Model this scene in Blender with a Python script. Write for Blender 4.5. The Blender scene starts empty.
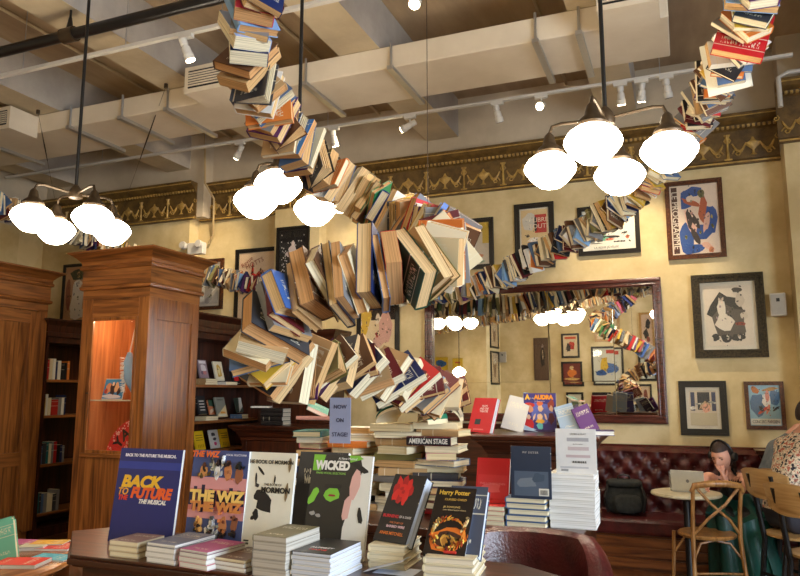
import bpy, math, random
from mathutils import Vector, Matrix, Euler
R = math.radians
C = bpy.context.scene.collection
# ---------------------------------------------------------------- camera maths
F, PITCH, YAW, H = 700.0, R(8.37), R(21.9), 1.55
fw = Vector((-math.sin(YAW)*math.cos(PITCH), math.cos(YAW)*math.cos(PITCH), math.sin(PITCH)))
rt = Vector((math.cos(YAW), math.sin(YAW), 0)); upv = rt.cross(fw)
EYE = Vector((0, 0, H))
def ray(x, y): return fw + rt*((x-400)/F) - upv*((y-288)/F)
def at(x, y, ax, v):
    d = ray(x, y); i = 'xyz'.index(ax)
    return EYE + d*((v-EYE[i])/d[i])
TILT = R(2.2)
def mtrace(x, y, Y):
    p = at(x, y, 'y', 7.27); d = ray(x, y); n = Vector((-math.sin(TILT), -math.cos(TILT), 0)); d = d-n*2*d.dot(n)
    return p + d*((Y-p.y)/d.y)
def deep(x, y, D): return EYE + ray(x, y)*D
cam = bpy.data.cameras.new('camera'); co = bpy.data.objects.new('camera', cam); C.objects.link(co)
cam.sensor_width = 36; cam.lens = F/800*36; cam.clip_start = .05
co.location = EYE; co.rotation_euler = (R(90)+PITCH, 0, YAW)
bpy.context.scene.camera = co

# ---------------------------------------------------------------- materials
def lin(c):
    return tuple(((v/255)/12.92 if v/255 <= .04045 else ((v/255+.055)/1.055)**2.4) for v in c)
MATS = {}
def nm(name):
    m = bpy.data.materials.new(name); m.use_nodes = True
    n = m.node_tree.nodes; b = n['Principled BSDF']
    return m, n, m.node_tree.links, b
def flat(rgb, rough=.6, metal=0, spec=.5, name=None):
    k = (tuple(rgb), rough, metal, spec)
    if k in MATS: return MATS[k]
    m, n, l, b = nm(name or 'paint_%d_%d_%d' % tuple(rgb))
    nz = n.new('ShaderNodeTexNoise'); nz.inputs['Scale'].default_value = 35; nz.inputs['Detail'].default_value = 3
    mx = n.new('ShaderNodeMixRGB'); mx.blend_type = 'MULTIPLY'; mx.inputs[0].default_value = .12
    c = lin(rgb); mx.inputs[1].default_value = (*c, 1); l.new(nz.outputs[0], mx.inputs[2])
    tc = n.new('ShaderNodeTexCoord'); l.new(tc.outputs['Object'], nz.inputs['Vector'])
    l.new(mx.outputs[0], b.inputs['Base Color'])
    b.inputs['Roughness'].default_value = rough; b.inputs['Metallic'].default_value = metal
    b.inputs['Specular IOR Level'].default_value = spec
    MATS[k] = m; return m
def mottled(name, c1, c2, scale=1.5, rough=.8, bump=.1, c3=None, stretch=(1,1,1), detail=8, lo=.35, hi=.65):
    m, n, l, b = nm(name)
    tc = n.new('ShaderNodeTexCoord'); mp = n.new('ShaderNodeMapping'); mp.inputs['Scale'].default_value = stretch
    l.new(tc.outputs['Object'], mp.inputs[0])
    nz = n.new('ShaderNodeTexNoise'); nz.inputs['Scale'].default_value = scale; nz.inputs['Detail'].default_value = detail
    nz.inputs['Roughness'].default_value = .62
    l.new(mp.outputs[0], nz.inputs['Vector'])
    cr = n.new('ShaderNodeValToRGB'); e = cr.color_ramp.elements
    e[0].position = lo; e[1].position = hi; e[0].color = (*lin(c1), 1); e[1].color = (*lin(c2), 1)
    if c3:
        x = e.new((lo+hi)/2); x.color = (*lin(c3), 1)
    l.new(nz.outputs[0], cr.inputs[0]); l.new(cr.outputs[0], b.inputs['Base Color'])
    b.inputs['Roughness'].default_value = rough
    bp = n.new('ShaderNodeBump'); bp.inputs['Strength'].default_value = bump; bp.inputs['Distance'].default_value = .02
    n2 = n.new('ShaderNodeTexNoise'); n2.inputs['Scale'].default_value = scale*9; n2.inputs['Detail'].default_value = 5
    l.new(mp.outputs[0], n2.inputs['Vector']); l.new(n2.outputs[0], bp.inputs['Height']); l.new(bp.outputs[0], b.inputs['Normal'])
    return m
def wood(name, c1, c2, c3, rough=.35, axis='z', scale=1.0, coat=.2):
    m, n, l, b = nm(name)
    tc = n.new('ShaderNodeTexCoord'); mp = n.new('ShaderNodeMapping')
    s = {'z': (14, 14, .9), 'x': (.9, 14, 14), 'y': (14, .9, 14)}[axis]
    mp.inputs['Scale'].default_value = [q*scale for q in s]
    l.new(tc.outputs['Object'], mp.inputs[0])
    nz = n.new('ShaderNodeTexNoise'); nz.inputs['Scale'].default_value = 1.6; nz.inputs['Detail'].default_value = 6; nz.inputs['Distortion'].default_value = 1.2
    l.new(mp.outputs[0], nz.inputs['Vector'])
    cr = n.new('ShaderNodeValToRGB'); e = cr.color_ramp.elements
    e[0].position = .3; e[1].position = .72; e[0].color = (*lin(c1), 1); e[1].color = (*lin(c3), 1)
    x = e.new(.5); x.color = (*lin(c2), 1)
    l.new(nz.outputs[0], cr.inputs[0]); l.new(cr.outputs[0], b.inputs['Base Color'])
    b.inputs['Roughness'].default_value = rough
    b.inputs['Coat Weight'].default_value = coat; b.inputs['Coat Roughness'].default_value = .25
    bp = n.new('ShaderNodeBump'); bp.inputs['Strength'].default_value = .08; bp.inputs['Distance'].default_value = .01
    l.new(nz.outputs[0], bp.inputs['Height']); l.new(bp.outputs[0], b.inputs['Normal'])
    return m
def emit(name, rgb, s):
    m, n, l, b = nm(name)
    b.inputs['Base Color'].default_value = (*lin(rgb), 1)
    b.inputs['Emission Color'].default_value = (*lin(rgb), 1); b.inputs['Emission Strength'].default_value = s
    return m
# book covers: the object's own colour, with a printed title block and a rule in a second tone
def cover_material():
    m, n, l, b = nm('book_cover')
    oi = n.new('ShaderNodeObjectInfo'); tc = n.new('ShaderNodeTexCoord')
    sp = n.new('ShaderNodeSeparateXYZ'); l.new(tc.outputs['Generated'], sp.inputs[0])
    def M(op, a, bb):
        q = n.new('ShaderNodeMath'); q.operation = op
        for i, v in enumerate((a, bb)):
            if isinstance(v, (int, float)): q.inputs[i].default_value = v
            else: l.new(v, q.inputs[i])
        return q.outputs[0]
    def band(s, lo, hi): return M('MULTIPLY', M('GREATER_THAN', s, lo), M('LESS_THAN', s, hi))
    x, y = sp.outputs[0], sp.outputs[1]
    mp = n.new('ShaderNodeMapping'); mp.inputs['Scale'].default_value = (34, 13, 3)
    l.new(tc.outputs['Generated'], mp.inputs[0])
    cx = n.new('ShaderNodeCombineXYZ'); l.new(oi.outputs['Random'], cx.inputs[0]); l.new(oi.outputs['Random'], cx.inputs[1])
    sc = n.new('ShaderNodeVectorMath'); sc.operation = 'SCALE'; sc.inputs['Scale'].default_value = 50; l.new(cx.outputs[0], sc.inputs[0])
    l.new(sc.outputs[0], mp.inputs['Location'])
    nz = n.new('ShaderNodeTexNoise'); nz.inputs['Scale'].default_value = 1; nz.inputs['Detail'].default_value = 1; l.new(mp.outputs[0], nz.inputs['Vector'])
    letters = M('GREATER_THAN', nz.outputs[0], .53)
    zone = M('MAXIMUM', M('MULTIPLY', band(y, .66, .82), band(x, .14, .88)), M('MULTIPLY', band(y, .14, .22), band(x, .25, .75)))
    txt = M('MULTIPLY', M('MULTIPLY', zone, letters), .8)
    rule = M('MULTIPLY', M('MAXIMUM', band(y, .58, .60), band(y, .86, .875)), M('GREATER_THAN', oi.outputs['Random'], .5))
    fac = M('MAXIMUM', txt, M('MULTIPLY', rule, .7))
    mx = n.new('ShaderNodeMixRGB'); l.new(fac, mx.inputs[0]); l.new(oi.outputs['Color'], mx.inputs[1]); mx.inputs[2].default_value = (.75, .68, .5, 1)
    l.new(mx.outputs[0], b.inputs['Base Color']); b.inputs['Roughness'].default_value = .45
    return m
def page_material():
    m, n, l, b = nm('book_pages')
    oi = n.new('ShaderNodeObjectInfo'); tc = n.new('ShaderNodeTexCoord')
    mp = n.new('ShaderNodeMapping'); mp.inputs['Scale'].default_value = (3, 3, 420); l.new(tc.outputs['Object'], mp.inputs[0])
    nz = n.new('ShaderNodeTexNoise'); nz.inputs['Scale'].default_value = 1; nz.inputs['Detail'].default_value = 2; l.new(mp.outputs[0], nz.inputs['Vector'])
    cr = n.new('ShaderNodeValToRGB'); e = cr.color_ramp.elements
    e[0].position = .3; e[0].color = (.5, .47, .42, 1); e[1].position = .6; e[1].color = (1, 1, 1, 1)
    l.new(nz.outputs[0], cr.inputs[0])
    mx = n.new('ShaderNodeMixRGB'); mx.blend_type = 'MULTIPLY'; mx.inputs[0].default_value = .85
    l.new(oi.outputs['Color'], mx.inputs[1]); l.new(cr.outputs[0], mx.inputs[2]); l.new(mx.outputs[0], b.inputs['Base Color'])
    b.inputs['Roughness'].default_value = .85
    return m
COVER, PAGES = cover_material(), page_material()

oak = wood('honey_oak', (84, 46, 18), (140, 84, 38), (176, 112, 54), .35)
oakx = wood('honey_oak_rail', (84, 46, 18), (140, 84, 38), (174, 110, 54), .35, 'x')
oaky = wood('oak_rail_side', (84, 46, 18), (136, 82, 38), (170, 108, 54), .35, 'y')
dark = wood('dark_walnut', (34, 15, 8), (62, 29, 16), (88, 44, 24), .3)
darkx = wood('dark_walnut_rail', (34, 15, 8), (64, 30, 16), (92, 46, 26), .28, 'x')
amber = wood('amber_case_lining', (150, 88, 44), (186, 114, 62), (208, 136, 80), .45, 'z', .7)
floorw = wood('floor_boards', (52, 26, 12), (92, 52, 26), (120, 72, 38), .3, 'x', .6)
plaster = mottled('ochre_plaster', (194, 170, 120), (228, 208, 162), 1.5, .75, .06, (210, 188, 138))
upper = mottled('grey_plaster', (178, 162, 138), (204, 188, 162), 1.1, .9, .08)
concrete = mottled('board_concrete', (152, 128, 100), (192, 168, 134), 1.6, .9, .2, stretch=(1, .25, 1))
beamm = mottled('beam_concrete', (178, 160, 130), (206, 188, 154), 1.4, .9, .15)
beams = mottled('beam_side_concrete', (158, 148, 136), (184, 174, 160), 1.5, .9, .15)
ductm = mottled('duct_paint', (206, 190, 164), (222, 208, 184), 1.2, .8, .03)
friezem = mottled('bronzed_frieze', (78, 57, 26), (118, 90, 44), 9, .45, .25)
goldm = mottled('gilded_relief', (150, 116, 56), (206, 168, 90), 14, .35, .2)
leather = mottled('oxblood_leather', (52, 16, 16), (84, 30, 28), 9, .28, .15)
blackm = flat((18, 17, 17), .4); steel = flat((190, 188, 184), .35, .8); whitep = flat((214, 208, 196), .5)
bronze = flat((78, 64, 48), .4, .6); blackfr = flat((26, 22, 18), .35); brownfr = wood('frame_walnut', (40, 20, 10), (84, 44, 20), (120, 68, 34), .3, 'z', 3)
mahog = wood('mahogany_frame', (44, 16, 12), (78, 32, 24), (104, 48, 36), .25, 'x', 2)
goldfr = wood('gold_frame', (130, 88, 36), (176, 130, 62), (206, 164, 90), .3, 'z', 3)

def glass_material():
    m, n, l, b = nm('clear_glass')
    g = n.new('ShaderNodeBsdfGlossy'); g.inputs['Roughness'].default_value = .02
    t = n.new('ShaderNodeBsdfTransparent'); mx = n.new('ShaderNodeMixShader'); lw = n.new('ShaderNodeLayerWeight'); pw = n.new('ShaderNodeMath'); pw.operation = 'POWER'; pw.inputs[1].default_value = 4
    fr = n.new('ShaderNodeMath'); fr.operation = 'MULTIPLY_ADD'; fr.inputs[1].default_value = .8; fr.inputs[2].default_value = .035
    l.new(lw.outputs['Facing'], pw.inputs[0]); l.new(pw.outputs[0], fr.inputs[0]); l.new(fr.outputs[0], mx.inputs[0]); l.new(t.outputs[0], mx.inputs[1]); l.new(g.outputs[0], mx.inputs[2])
    l.new(mx.outputs[0], n['Material Output'].inputs[0]); return m
glass = glass_material()
def mirror_material():
    m, n, l, b = nm('silvered_glass')
    b.inputs['Base Color'].default_value = (.86, .84, .78, 1); b.inputs['Metallic'].default_value = 1; b.inputs['Roughness'].default_value = .012
    return m
mirrorm = mirror_material()
shadem = emit('opal_glass', (255, 240, 214), 14)

# ---------------------------------------------------------------- mesh builder
class MB:
    def __init__(s): s.v = []; s.f = []; s.m = []
    def add(s, vs, fs, mi=0, M=None):
        o = len(s.v)
        s.v += [tuple(M @ Vector(v)) if M is not None else tuple(v) for v in vs]
        s.f += [tuple(o+i for i in f) for f in fs]; s.m += [mi]*len(fs); return s
    def box(s, x0, y0, z0, x1, y1, z1, mi=0, M=None):
        x0, x1 = sorted((x0, x1)); y0, y1 = sorted((y0, y1)); z0, z1 = sorted((z0, z1))
        return s.add([(x0,y0,z0),(x1,y0,z0),(x1,y1,z0),(x0,y1,z0),(x0,y0,z1),(x1,y0,z1),(x1,y1,z1),(x0,y1,z1)],
              [(3,2,1,0),(4,5,6,7),(0,1,5,4),(1,2,6,5),(2,3,7,6),(3,0,4,7)], mi, M)
    def tube(s, pts, r, n=8, mi=0, M=None, closed=False):
        pts = [Vector(p) for p in pts]; rs = r if isinstance(r, (list, tuple)) else [r]*len(pts)
        vs = []; N = len(pts); pa = None
        for i, p in enumerate(pts):
            a = pts[(i+1) % N] if (closed or i < N-1) else p; b_ = pts[i-1] if (closed or i > 0) else p
            t = (a-b_); t = t.normalized() if t.length > 1e-9 else Vector((0,0,1))
            if pa is None:
                pa = t.cross(Vector((0,0,1)))
                if pa.length < .05: pa = t.cross(Vector((0,1,0)))
            q = pa - t*pa.dot(t); q = q.normalized() if q.length > 1e-6 else t.orthogonal().normalized(); pa = q; w = t.cross(q)
            for k in range(n):
                an = 2*math.pi*k/n; vs.append(p + (q*math.cos(an)+w*math.sin(an))*rs[i])
        fs = []
        for i in range(N if closed else N-1):
            j = (i+1) % N
            for k in range(n): fs.append((i*n+k, i*n+(k+1) % n, j*n+(k+1) % n, j*n+k))
        if not closed: fs += [tuple(reversed(range(n))), tuple(range((N-1)*n, N*n))]
        return s.add(vs, fs, mi, M)
    def cyl(s, p0, p1, r, n=14, mi=0, r2=None, M=None): return s.tube([p0, p1], [r, r if r2 is None else r2], n, mi, M)
    def lathe(s, prof, n=20, mi=0, M=None, c=(0,0,0)):
        vs = []; fs = []
        for r, z in prof:
            for k in range(n):
                a = 2*math.pi*k/n; vs.append((c[0]+r*math.cos(a), c[1]+r*math.sin(a), c[2]+z))
        for i in range(len(prof)-1):
            for k in range(n): fs.append((i*n+k, i*n+(k+1) % n, (i+1)*n+(k+1) % n, (i+1)*n+k))
        fs += [tuple(reversed(range(n))), tuple(range((len(prof)-1)*n, len(prof)*n))]
        return s.add(vs, fs, mi, M)
    def prism(s, pts, z0, z1, mi=0, M=None):      # pts: outline in xy
        n = len(pts); vs = [(x, y, z0) for x, y in pts] + [(x, y, z1) for x, y in pts]
        fs = [tuple(reversed(range(n))), tuple(range(n, 2*n))] + [(i, (i+1) % n, n+(i+1) % n, n+i) for i in range(n)]
        return s.add(vs, fs, mi, M)
    def crown(s, x0, y0, x1, y1, prof, mi=0, side=None):     # loft of rectangles: prof = (outset, z)
        vs = []; fs = []
        for o, z in prof: vs += [(x0-o,y0-o,z),(x1+o,y0-o,z),(x1+o,y1+o,z),(x0-o,y1+o,z)]
        for i in range(len(prof)-1):
            for k in range(4): fs.append((i*4+k, i*4+(k+1) % 4, i*4+4+(k+1) % 4, i*4+4+k))
        fs += [(3,2,1,0), tuple(len(vs)-4+i for i in range(4))]
        s.add(vs, fs, mi)
        if side is not None:
            o_ = len(s.m)-len(fs)
            for i in range(len(prof)-1):
                s.m[o_+i*4+1] = side; s.m[o_+i*4+3] = side
        return s
    def loft(s, rings, mi=0, cap=True, M=None):
        n = len(rings[0]); vs = [v for r in rings for v in r]; fs = []
        for i in range(len(rings)-1):
            for k in range(n): fs.append((i*n+k, i*n+(k+1) % n, (i+1)*n+(k+1) % n, (i+1)*n+k))
        if cap: fs += [tuple(reversed(range(n))), tuple(range((len(rings)-1)*n, len(rings)*n))]
        return s.add(vs, fs, mi, M)
    def mesh(s, name, mats, smooth=False):
        me = bpy.data.meshes.new(name); me.from_pydata([tuple(v) for v in s.v], [], s.f)
        for m in (mats if isinstance(mats, (list, tuple)) else [mats]): me.materials.append(m)
        me.polygons.foreach_set('material_index', s.m)
        import bmesh
        bm = bmesh.new(); bm.from_mesh(me); bmesh.ops.recalc_face_normals(bm, faces=bm.faces); bm.to_mesh(me); bm.free()
        if smooth:
            me.polygons.foreach_set('use_smooth', [True]*len(me.polygons))
            try: me.set_sharp_from_angle(angle=R(40))
            except Exception: pass
        me.update(); return me
    def build(s, name, mats, parent=None, smooth=False, bevel=0, M=None):
        o = link(name, s.mesh(name, mats, smooth), parent, M)
        if bevel:
            b = o.modifiers.new('bevel', 'BEVEL'); b.width = bevel; b.segments = 2; b.limit_method = 'ANGLE'
        return o
def link(name, me, parent=None, M=None):
    o = bpy.data.objects.new(name, me); C.objects.link(o)
    if parent is not None: o.parent = parent
    if M is not None: o.matrix_basis = M
    return o
def thing(name, label, cat, loc=(0,0,0), rz=0, group=None, M=None):
    o = bpy.data.objects.new(name, None); C.objects.link(o); o.empty_display_size = .05
    if M is not None: o.matrix_basis = M
    else: o.location = loc; o.rotation_euler = (0, 0, rz)
    return tag(o, label, cat, group)
def tag(o, label, cat, group=None, kind=None):
    o['label'] = label; o['category'] = cat
    if group: o['group'] = group
    if kind: o['kind'] = kind
    return o
def struct(o): o['kind'] = 'structure'; return o
def text_mesh(txt, size, mat, depth=.0006, sx=1, align='CENTER', shear=0, spacing=1.0, line=1.0, bold=0):
    cu = bpy.data.curves.new('lettering', 'FONT'); cu.body = txt; cu.size = size; cu.extrude = depth
    cu.align_x = align; cu.align_y = 'CENTER'; cu.shear = shear; cu.space_character = spacing; cu.space_line = line; cu.offset = bold
    cu.resolution_u = 3
    ob = bpy.data.objects.new('tmp', cu); C.objects.link(ob)
    dg = bpy.context.evaluated_depsgraph_get(); dg.update()
    me = bpy.data.meshes.new_from_object(ob.evaluated_get(dg)); bpy.data.objects.remove(ob)
    me.name = 'lettering'
    me.materials.clear(); me.materials.append(mat)
    if sx != 1:
        for v in me.vertices: v.co.x *= sx
    return me
def blob(rnd, cx, cy, rx, ry, rot=0, n=11, j=.22):
    out = []
    for k in range(n):
        a = 2*math.pi*k/n; q = 1+rnd.uniform(-j, j)
        x, y = rx*q*math.cos(a), ry*q*math.sin(a)
        out.append((cx+x*math.cos(rot)-y*math.sin(rot), cy+x*math.sin(rot)+y*math.cos(rot)))
    return out
def art_into(mb, w, h, shapes, z, mats, seed=1):
    """shapes in 0..1 of a w*h panel centred on the origin: (rgb, kind, args)"""
    rnd = random.Random(seed)
    for i, (rgb, kind, a) in enumerate(shapes):
        m = flat(rgb, .55)
        if m not in mats: mats.append(m)
        mi = mats.index(m)
        if kind == 'b': pts = blob(rnd, *a)
        elif kind == 'r': pts = [(a[0],a[1]),(a[2],a[1]),(a[2],a[3]),(a[0],a[3])]
        else: pts = a
        pts = [((min(max(x,0),1)-.5)*w, (min(max(y,0),1)-.5)*h) for x, y in pts]
        zz = z + i*.00012
        mb.prism(pts, z-.0002, zz+.0003, mi)
    return mb

# ---------------------------------------------------------------- books
BOOKS = {}
def book_meshes(w, h, t, kind='hard'):
    """local x: spine(-) to fore edge(+), y: foot to head, z: thickness, resting on z=0"""
    k = (round(w, 2), round(h, 2), round(t, 3), kind)
    if k in BOOKS: return BOOKS[k]
    w, h, t = k[0], k[1], max(k[2], .006)
    b = .0028 if kind == 'hard' else .0008
    ov = .003 if kind == 'hard' else 0
    c = MB(); p = MB()
    if kind == 'fan':         # open pages splayed out
        ang = .22
        for i in range(9):
            a = -ang + 2*ang*i/8; M = Matrix.Translation((-w/2, 0, t/2)) @ Matrix.Rotation(-a, 4, 'Y')
            if i in (0, 8): c.box(0, -h/2, -.0014, w, h/2, .0014, 0, M)
            else: p.box(.003, -h/2+.003, -t*.055, w-.004-.004*(i % 3), h/2-.003, t*.055, 0, M)
        c.box(-w/2-.003, -h/2, 0, -w/2, h/2, t, 0)
    else:
        c.box(-w/2, -h/2, 0, w/2, h/2, b, 0); c.box(-w/2, -h/2, t-b, w/2, h/2, t, 0)
        nseg = 5; ring = []
        for i in range(nseg+1):
            a = math.pi*i/nseg; ring.append((-w/2 - (.004 if kind == 'hard' else .0012)*math.sin(a), t/2-math.cos(a)*t/2))
        pts = ring + [(-w/2+.0025, t), (-w/2+.0025, 0)]
        c.prism([(x, z) for x, z in pts], -h/2, h/2, 0, Matrix(((1,0,0,0),(0,0,1,0),(0,1,0,0),(0,0,0,1))))
        pr = []
        for i in range(6):
            q = i/5; pr.append((w/2-ov-(.003 if kind == 'hard' else .0005)*math.sin(math.pi*q), b+(t-2*b)*q))
        pts = [(-w/2+.002, b)] + pr + [(-w/2+.002, t-b)]
        p.prism(pts, -h/2+ov, h/2-ov, 0, Matrix(((1,0,0,0),(0,0,1,0),(0,1,0,0),(0,0,0,1))))
    BOOKS[k] = (c.mesh('book', [COVER]), p.mesh('page_block', [PAGES]))
    return BOOKS[k]
CREAM = (236, 222, 186); TAN = (214, 170, 112); WHITEP = (240, 238, 232)
def book(M, w, h, t, col, page=CREAM, kind='hard', parent=None, name='book', label=None, group=None, cat='book'):
    cm, pm = book_meshes(w, h, t, kind)
    o = link(name, cm, parent, M); o.color = (*lin(col), 1)
    p = link('page_block', pm, o); p.color = (*lin(page), 1)
    if label: tag(o, label, cat, group)
    return o
COLN = {'navy blue': (28, 40, 84), 'dark green': (30, 66, 48), 'maroon': (94, 26, 32), 'black': (26, 24, 26), 'brown': (96, 62, 38),
        'tan': (182, 146, 100), 'grey': (128, 126, 124), 'slate blue': (78, 104, 140), 'cream': (222, 208, 172), 'red': (186, 36, 34),
        'orange': (212, 120, 48), 'mustard yellow': (206, 166, 54), 'light blue': (128, 166, 206), 'purple': (84, 40, 92), 'olive': (120, 112, 62),
        'pink': (214, 120, 136), 'white': (226, 222, 212), 'teal': (36, 110, 112), 'charcoal': (58, 58, 62), 'bright blue': (44, 84, 170)}
CW = ['navy blue','dark green','maroon','black','brown','brown','brown','tan','tan','grey','grey','slate blue','cream','cream','red','olive','charcoal','charcoal','grey','black','navy blue','light blue','purple','white','slate blue','maroon','orange','mustard yellow']
# ================================================================ THE ROOM
WY = 7.3                                              # back wall plane
XL, XR, YB, ZC = -8.3, 4.2, -2.2, 4.85
struct(MB().box(XL-.1, YB-.3, -.1, XR+.1, WY+.1, 0).build('floor', [floorw]))
w = MB().box(XL-.1, WY, 0, XR+.1, WY+.12, 3.75, 0).box(XL-.1, WY, 3.75, XR+.1, WY+.12, ZC, 1)
# shallow pilasters on the back wall
pa = at(273, 250, 'y', 7.1).x; pb = at(318, 250, 'y', 7.1).x
w.box(XL-.1, 7.12, 0, at(190, 219, 'y', 7.12).x, WY, 3.75, 0).box(XL-.1, 7.12, 3.75, at(204, 180, 'y', 7.12).x, WY, ZC, 1)
w.box(pa, 7.13, 0, pb, WY, 3.73, 0)
w.box(.97, 7.05, 0, 2.2, WY, 3.8, 0).box(.97, 7.05, 3.8, 2.2, WY, ZC, 1)
struct(w.build('wall_back', [plaster, upper]))
w = MB().box(XL-.12, YB, 0, XL, WY, 3.75, 0).box(XL-.12, YB, 3.75, XL, WY, ZC, 1)
w.box(XL, 5.2, 0, XL+.22, 6.55, 3.7, 0)
struct(w.build('wall_left', [plaster, upper]))
# wall behind the camera, stepped forward on the left
STEPX = mtrace(486, 380, -1.2).x
w = MB().box(STEPX, YB-.12, 0, XR, YB, ZC, 0).box(XL-.1, YB-.12, 0, STEPX, -1.2, ZC, 0)
struct(w.build('wall_front', [plaster]))
# right wall with a tall shop window
wy0, wy1, wz0, wz1 = -1.6, 2.6, .7, 3.4
w = MB().box(XR, YB, 0, XR+.15, wy0, ZC, 0).box(XR, wy1, 0, XR+.15, WY, ZC, 0).box(XR, wy0, 0, XR+.15, wy1, wz0, 0).box(XR, wy0, wz1, XR+.15, wy1, ZC, 0)
struct(w.build('wall_right', [plaster]))
w = MB()
for y in (wy0, -.2, 1.2, wy1-.06): w.box(XR+.02, y, wz0, XR+.1, y+.06, wz1)
for z in (wz0, 2.5, wz1-.06): w.box(XR+.02, wy0, z, XR+.1, wy1, z+.06)
wf = struct(w.build('window_1', [dark]))
MB().box(XR+.05, wy0, wz0, XR+.056, wy1, wz1).build('pane', [glass], wf)

# ceiling: slab and downstand beams running towards the back wall
c = MB().box(XL-.1, YB, ZC, XR+.1, WY+.1, ZC+.12, 0)
bx = [(-8.1,-7.73), (-6.17,-5.8), (-4.47,-4.1), (-2.6,-2.22), (-.67,-.3), (1.2, 1.57), (3.05, 3.42)]
for a, b in bx:
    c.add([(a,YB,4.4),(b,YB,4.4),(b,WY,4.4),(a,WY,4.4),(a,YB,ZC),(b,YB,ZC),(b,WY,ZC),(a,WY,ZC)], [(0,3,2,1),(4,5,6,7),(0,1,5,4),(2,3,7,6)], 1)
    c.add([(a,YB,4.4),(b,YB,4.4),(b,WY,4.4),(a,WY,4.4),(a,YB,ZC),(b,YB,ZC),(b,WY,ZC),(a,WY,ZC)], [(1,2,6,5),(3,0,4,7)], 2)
for x_ in (-5.3, -3.2, -1.0, 2.1): c.tube([(x_, YB, 4.82), (x_, WY, 4.82)], .016, 6, 1)
struct(c.build('ceiling', [concrete, beamm, beams]))
# thin conduits across the slab
# frieze: stepped cornice with gilded urns, swags and beads
def frieze(name, x0, x1, y, z0=3.72, z1=4.2, ret=None):
    h = z1-z0; f = MB()
    prof = [(0, z0), (.05, z0), (.05, z0+.03), (.02, z0+.05), (.02, z1-.14), (.045, z1-.12), (.05, z1-.09), (.10, z1-.06), (.14, z1-.02), (.14, z1), (0, z1)]
    n = len(prof)
    vs = [(x0, y-o, z) for o, z in prof] + [(x1, y-o, z) for o, z in prof]
    f.add(vs, [tuple(range(n)), tuple(reversed(range(n, 2*n)))] + [(i, (i+1) % n, n+(i+1) % n, n+i) for i in range(n)], 0)
    k = x0+.03
    while k < x1-.02:                                 # bead course
        f.box(k, y-.066, z1-.125, k+.022, y-.04, z1-.10, 1); k += .045
    f.box(x0, y-.058, z0+.008, x1, y-.045, z0+.022, 1)
    f.box(x0, y-.135, z1-.035, x1, y-.128, z1-.025, 1)
    u = (x1-x0)/max(1, round((x1-x0)/.46)); yy = y-.028; zc = z0+.18
    i = x0+u/2
    while i < x1:
        Mx = Matrix.Translation((i, yy, zc-.1)) @ Matrix.Diagonal((1, .35, 1, 1))
        f.lathe([(.035,0),(.012,.02),(.01,.05),(.03,.07),(.062,.1),(.07,.125),(.05,.13),(.02,.15),(.008,.18)], 10, 1, Mx)
        for s in (-1, 1):
            pts = [(i+s*(.06+q*(u/2-.1)), yy, zc+.03-.085*math.sin(math.pi*q)) for q in [j/8 for j in range(9)]]
            f.tube(pts, [.006+.011*math.sin(math.pi*j/8) for j in range(9)], 5, 1)
            sp = [(i+s*(.14+.045*(1-j/9)*math.cos(j*1.0)), yy, zc-.07+.045*(1-j/9)*math.sin(j*1.0)) for j in range(9)]
            f.tube(sp, .007, 5, 1)
            sp = [(i+s*(.22+.03*(1-j/9)*math.cos(2+j*1.0)), yy, zc+.06+.03*(1-j/9)*math.sin(2+j*1.0)) for j in range(8)]
            f.tube(sp, .006, 5, 1)
        q = i+u/2
        if q < x1-.05:
            f.tube([(q,yy,zc-.13),(q,yy,zc+.02),(q,yy,zc+.12)], [.016,.01,.022], 6, 1)
            f.box(q-.035, yy-.008, zc-.135, q+.035, yy+.004, zc-.12, 1).box(q-.028, yy-.008, zc+.11, q+.028, yy+.004, zc+.125, 1)
        i += u
    return struct(f.build(name, [friezem, goldm]))
frieze('trim_1', at(197, 200, 'y', 7.12).x-.05, .965, WY)
frieze('trim_2', XL, at(197, 200, 'y', 7.12).x, 7.12)
frieze('trim_3', .93, 2.2, 7.05, 3.80, 4.38)
# chair rail above the booth and at the mirror foot
# ================================================================ DUCT
duct = thing('air_duct', 'long boxed cream air duct slung under the concrete beams', 'air duct', (-3.7, 5.4, 4.2))
P0 = Vector((3.7, -5.4, -4.2)); T0 = Matrix.Translation(P0)
dx1 = .04
d = MB().box(XL+.02, 5.05, 4.2, dx1, 5.7, 4.395, 0, T0)
d.build('casing', [ductm], duct, bevel=.01)
def vent(x0, x1, z0, z1, y0=4.72):
    v = MB().box(x0, y0, z0, x1, 5.05, z1, 0, T0)
    n = 6
    v.box(x0+.04, y0-.004, z0+.04, x1-.04, y0+.002, z1-.04, 1, T0)
    for i in range(n):
        z = z0+.05+(z1-z0-.1)*(i+.2)/n
        v.box(x0+.04, y0-.014, z, x1-.04, y0-.003, z+(z1-z0)*.045, 0, T0)
    v.build('vent_box', [ductm, blackm], duct)
vent(at(184,95,'y',4.72).x, at(235,90,'y',4.72).x, 4.14, 4.38)
vent(at(-30,125,'y',4.72).x, at(9,125,'y',4.72).x, 4.14, 4.37)
vent(at(597,22,'y',4.72).x, at(660,20,'y',4.72).x, 4.16, 4.39)
for px in (-12, 71, 122, 167, 306, 391, 536, 580):
    x = at(px, 55, 'y', 5.03).x if px > 300 else at(px, 110, 'y', 5.03).x
    h = MB().tube([(x, 5.03, 4.42), (x, 5.03, 4.19)], .011, 6, 0, T0).box(x-.025, 5.0, 4.165, x+.025, 5.78, 4.198, 0, T0)
    for k in range(14): h.box(x-.027, 5.04+k*.05, 4.172, x-.024, 5.065+k*.05, 4.19, 1, T0)
    h.build('hanger', [steel, blackm], duct)

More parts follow.
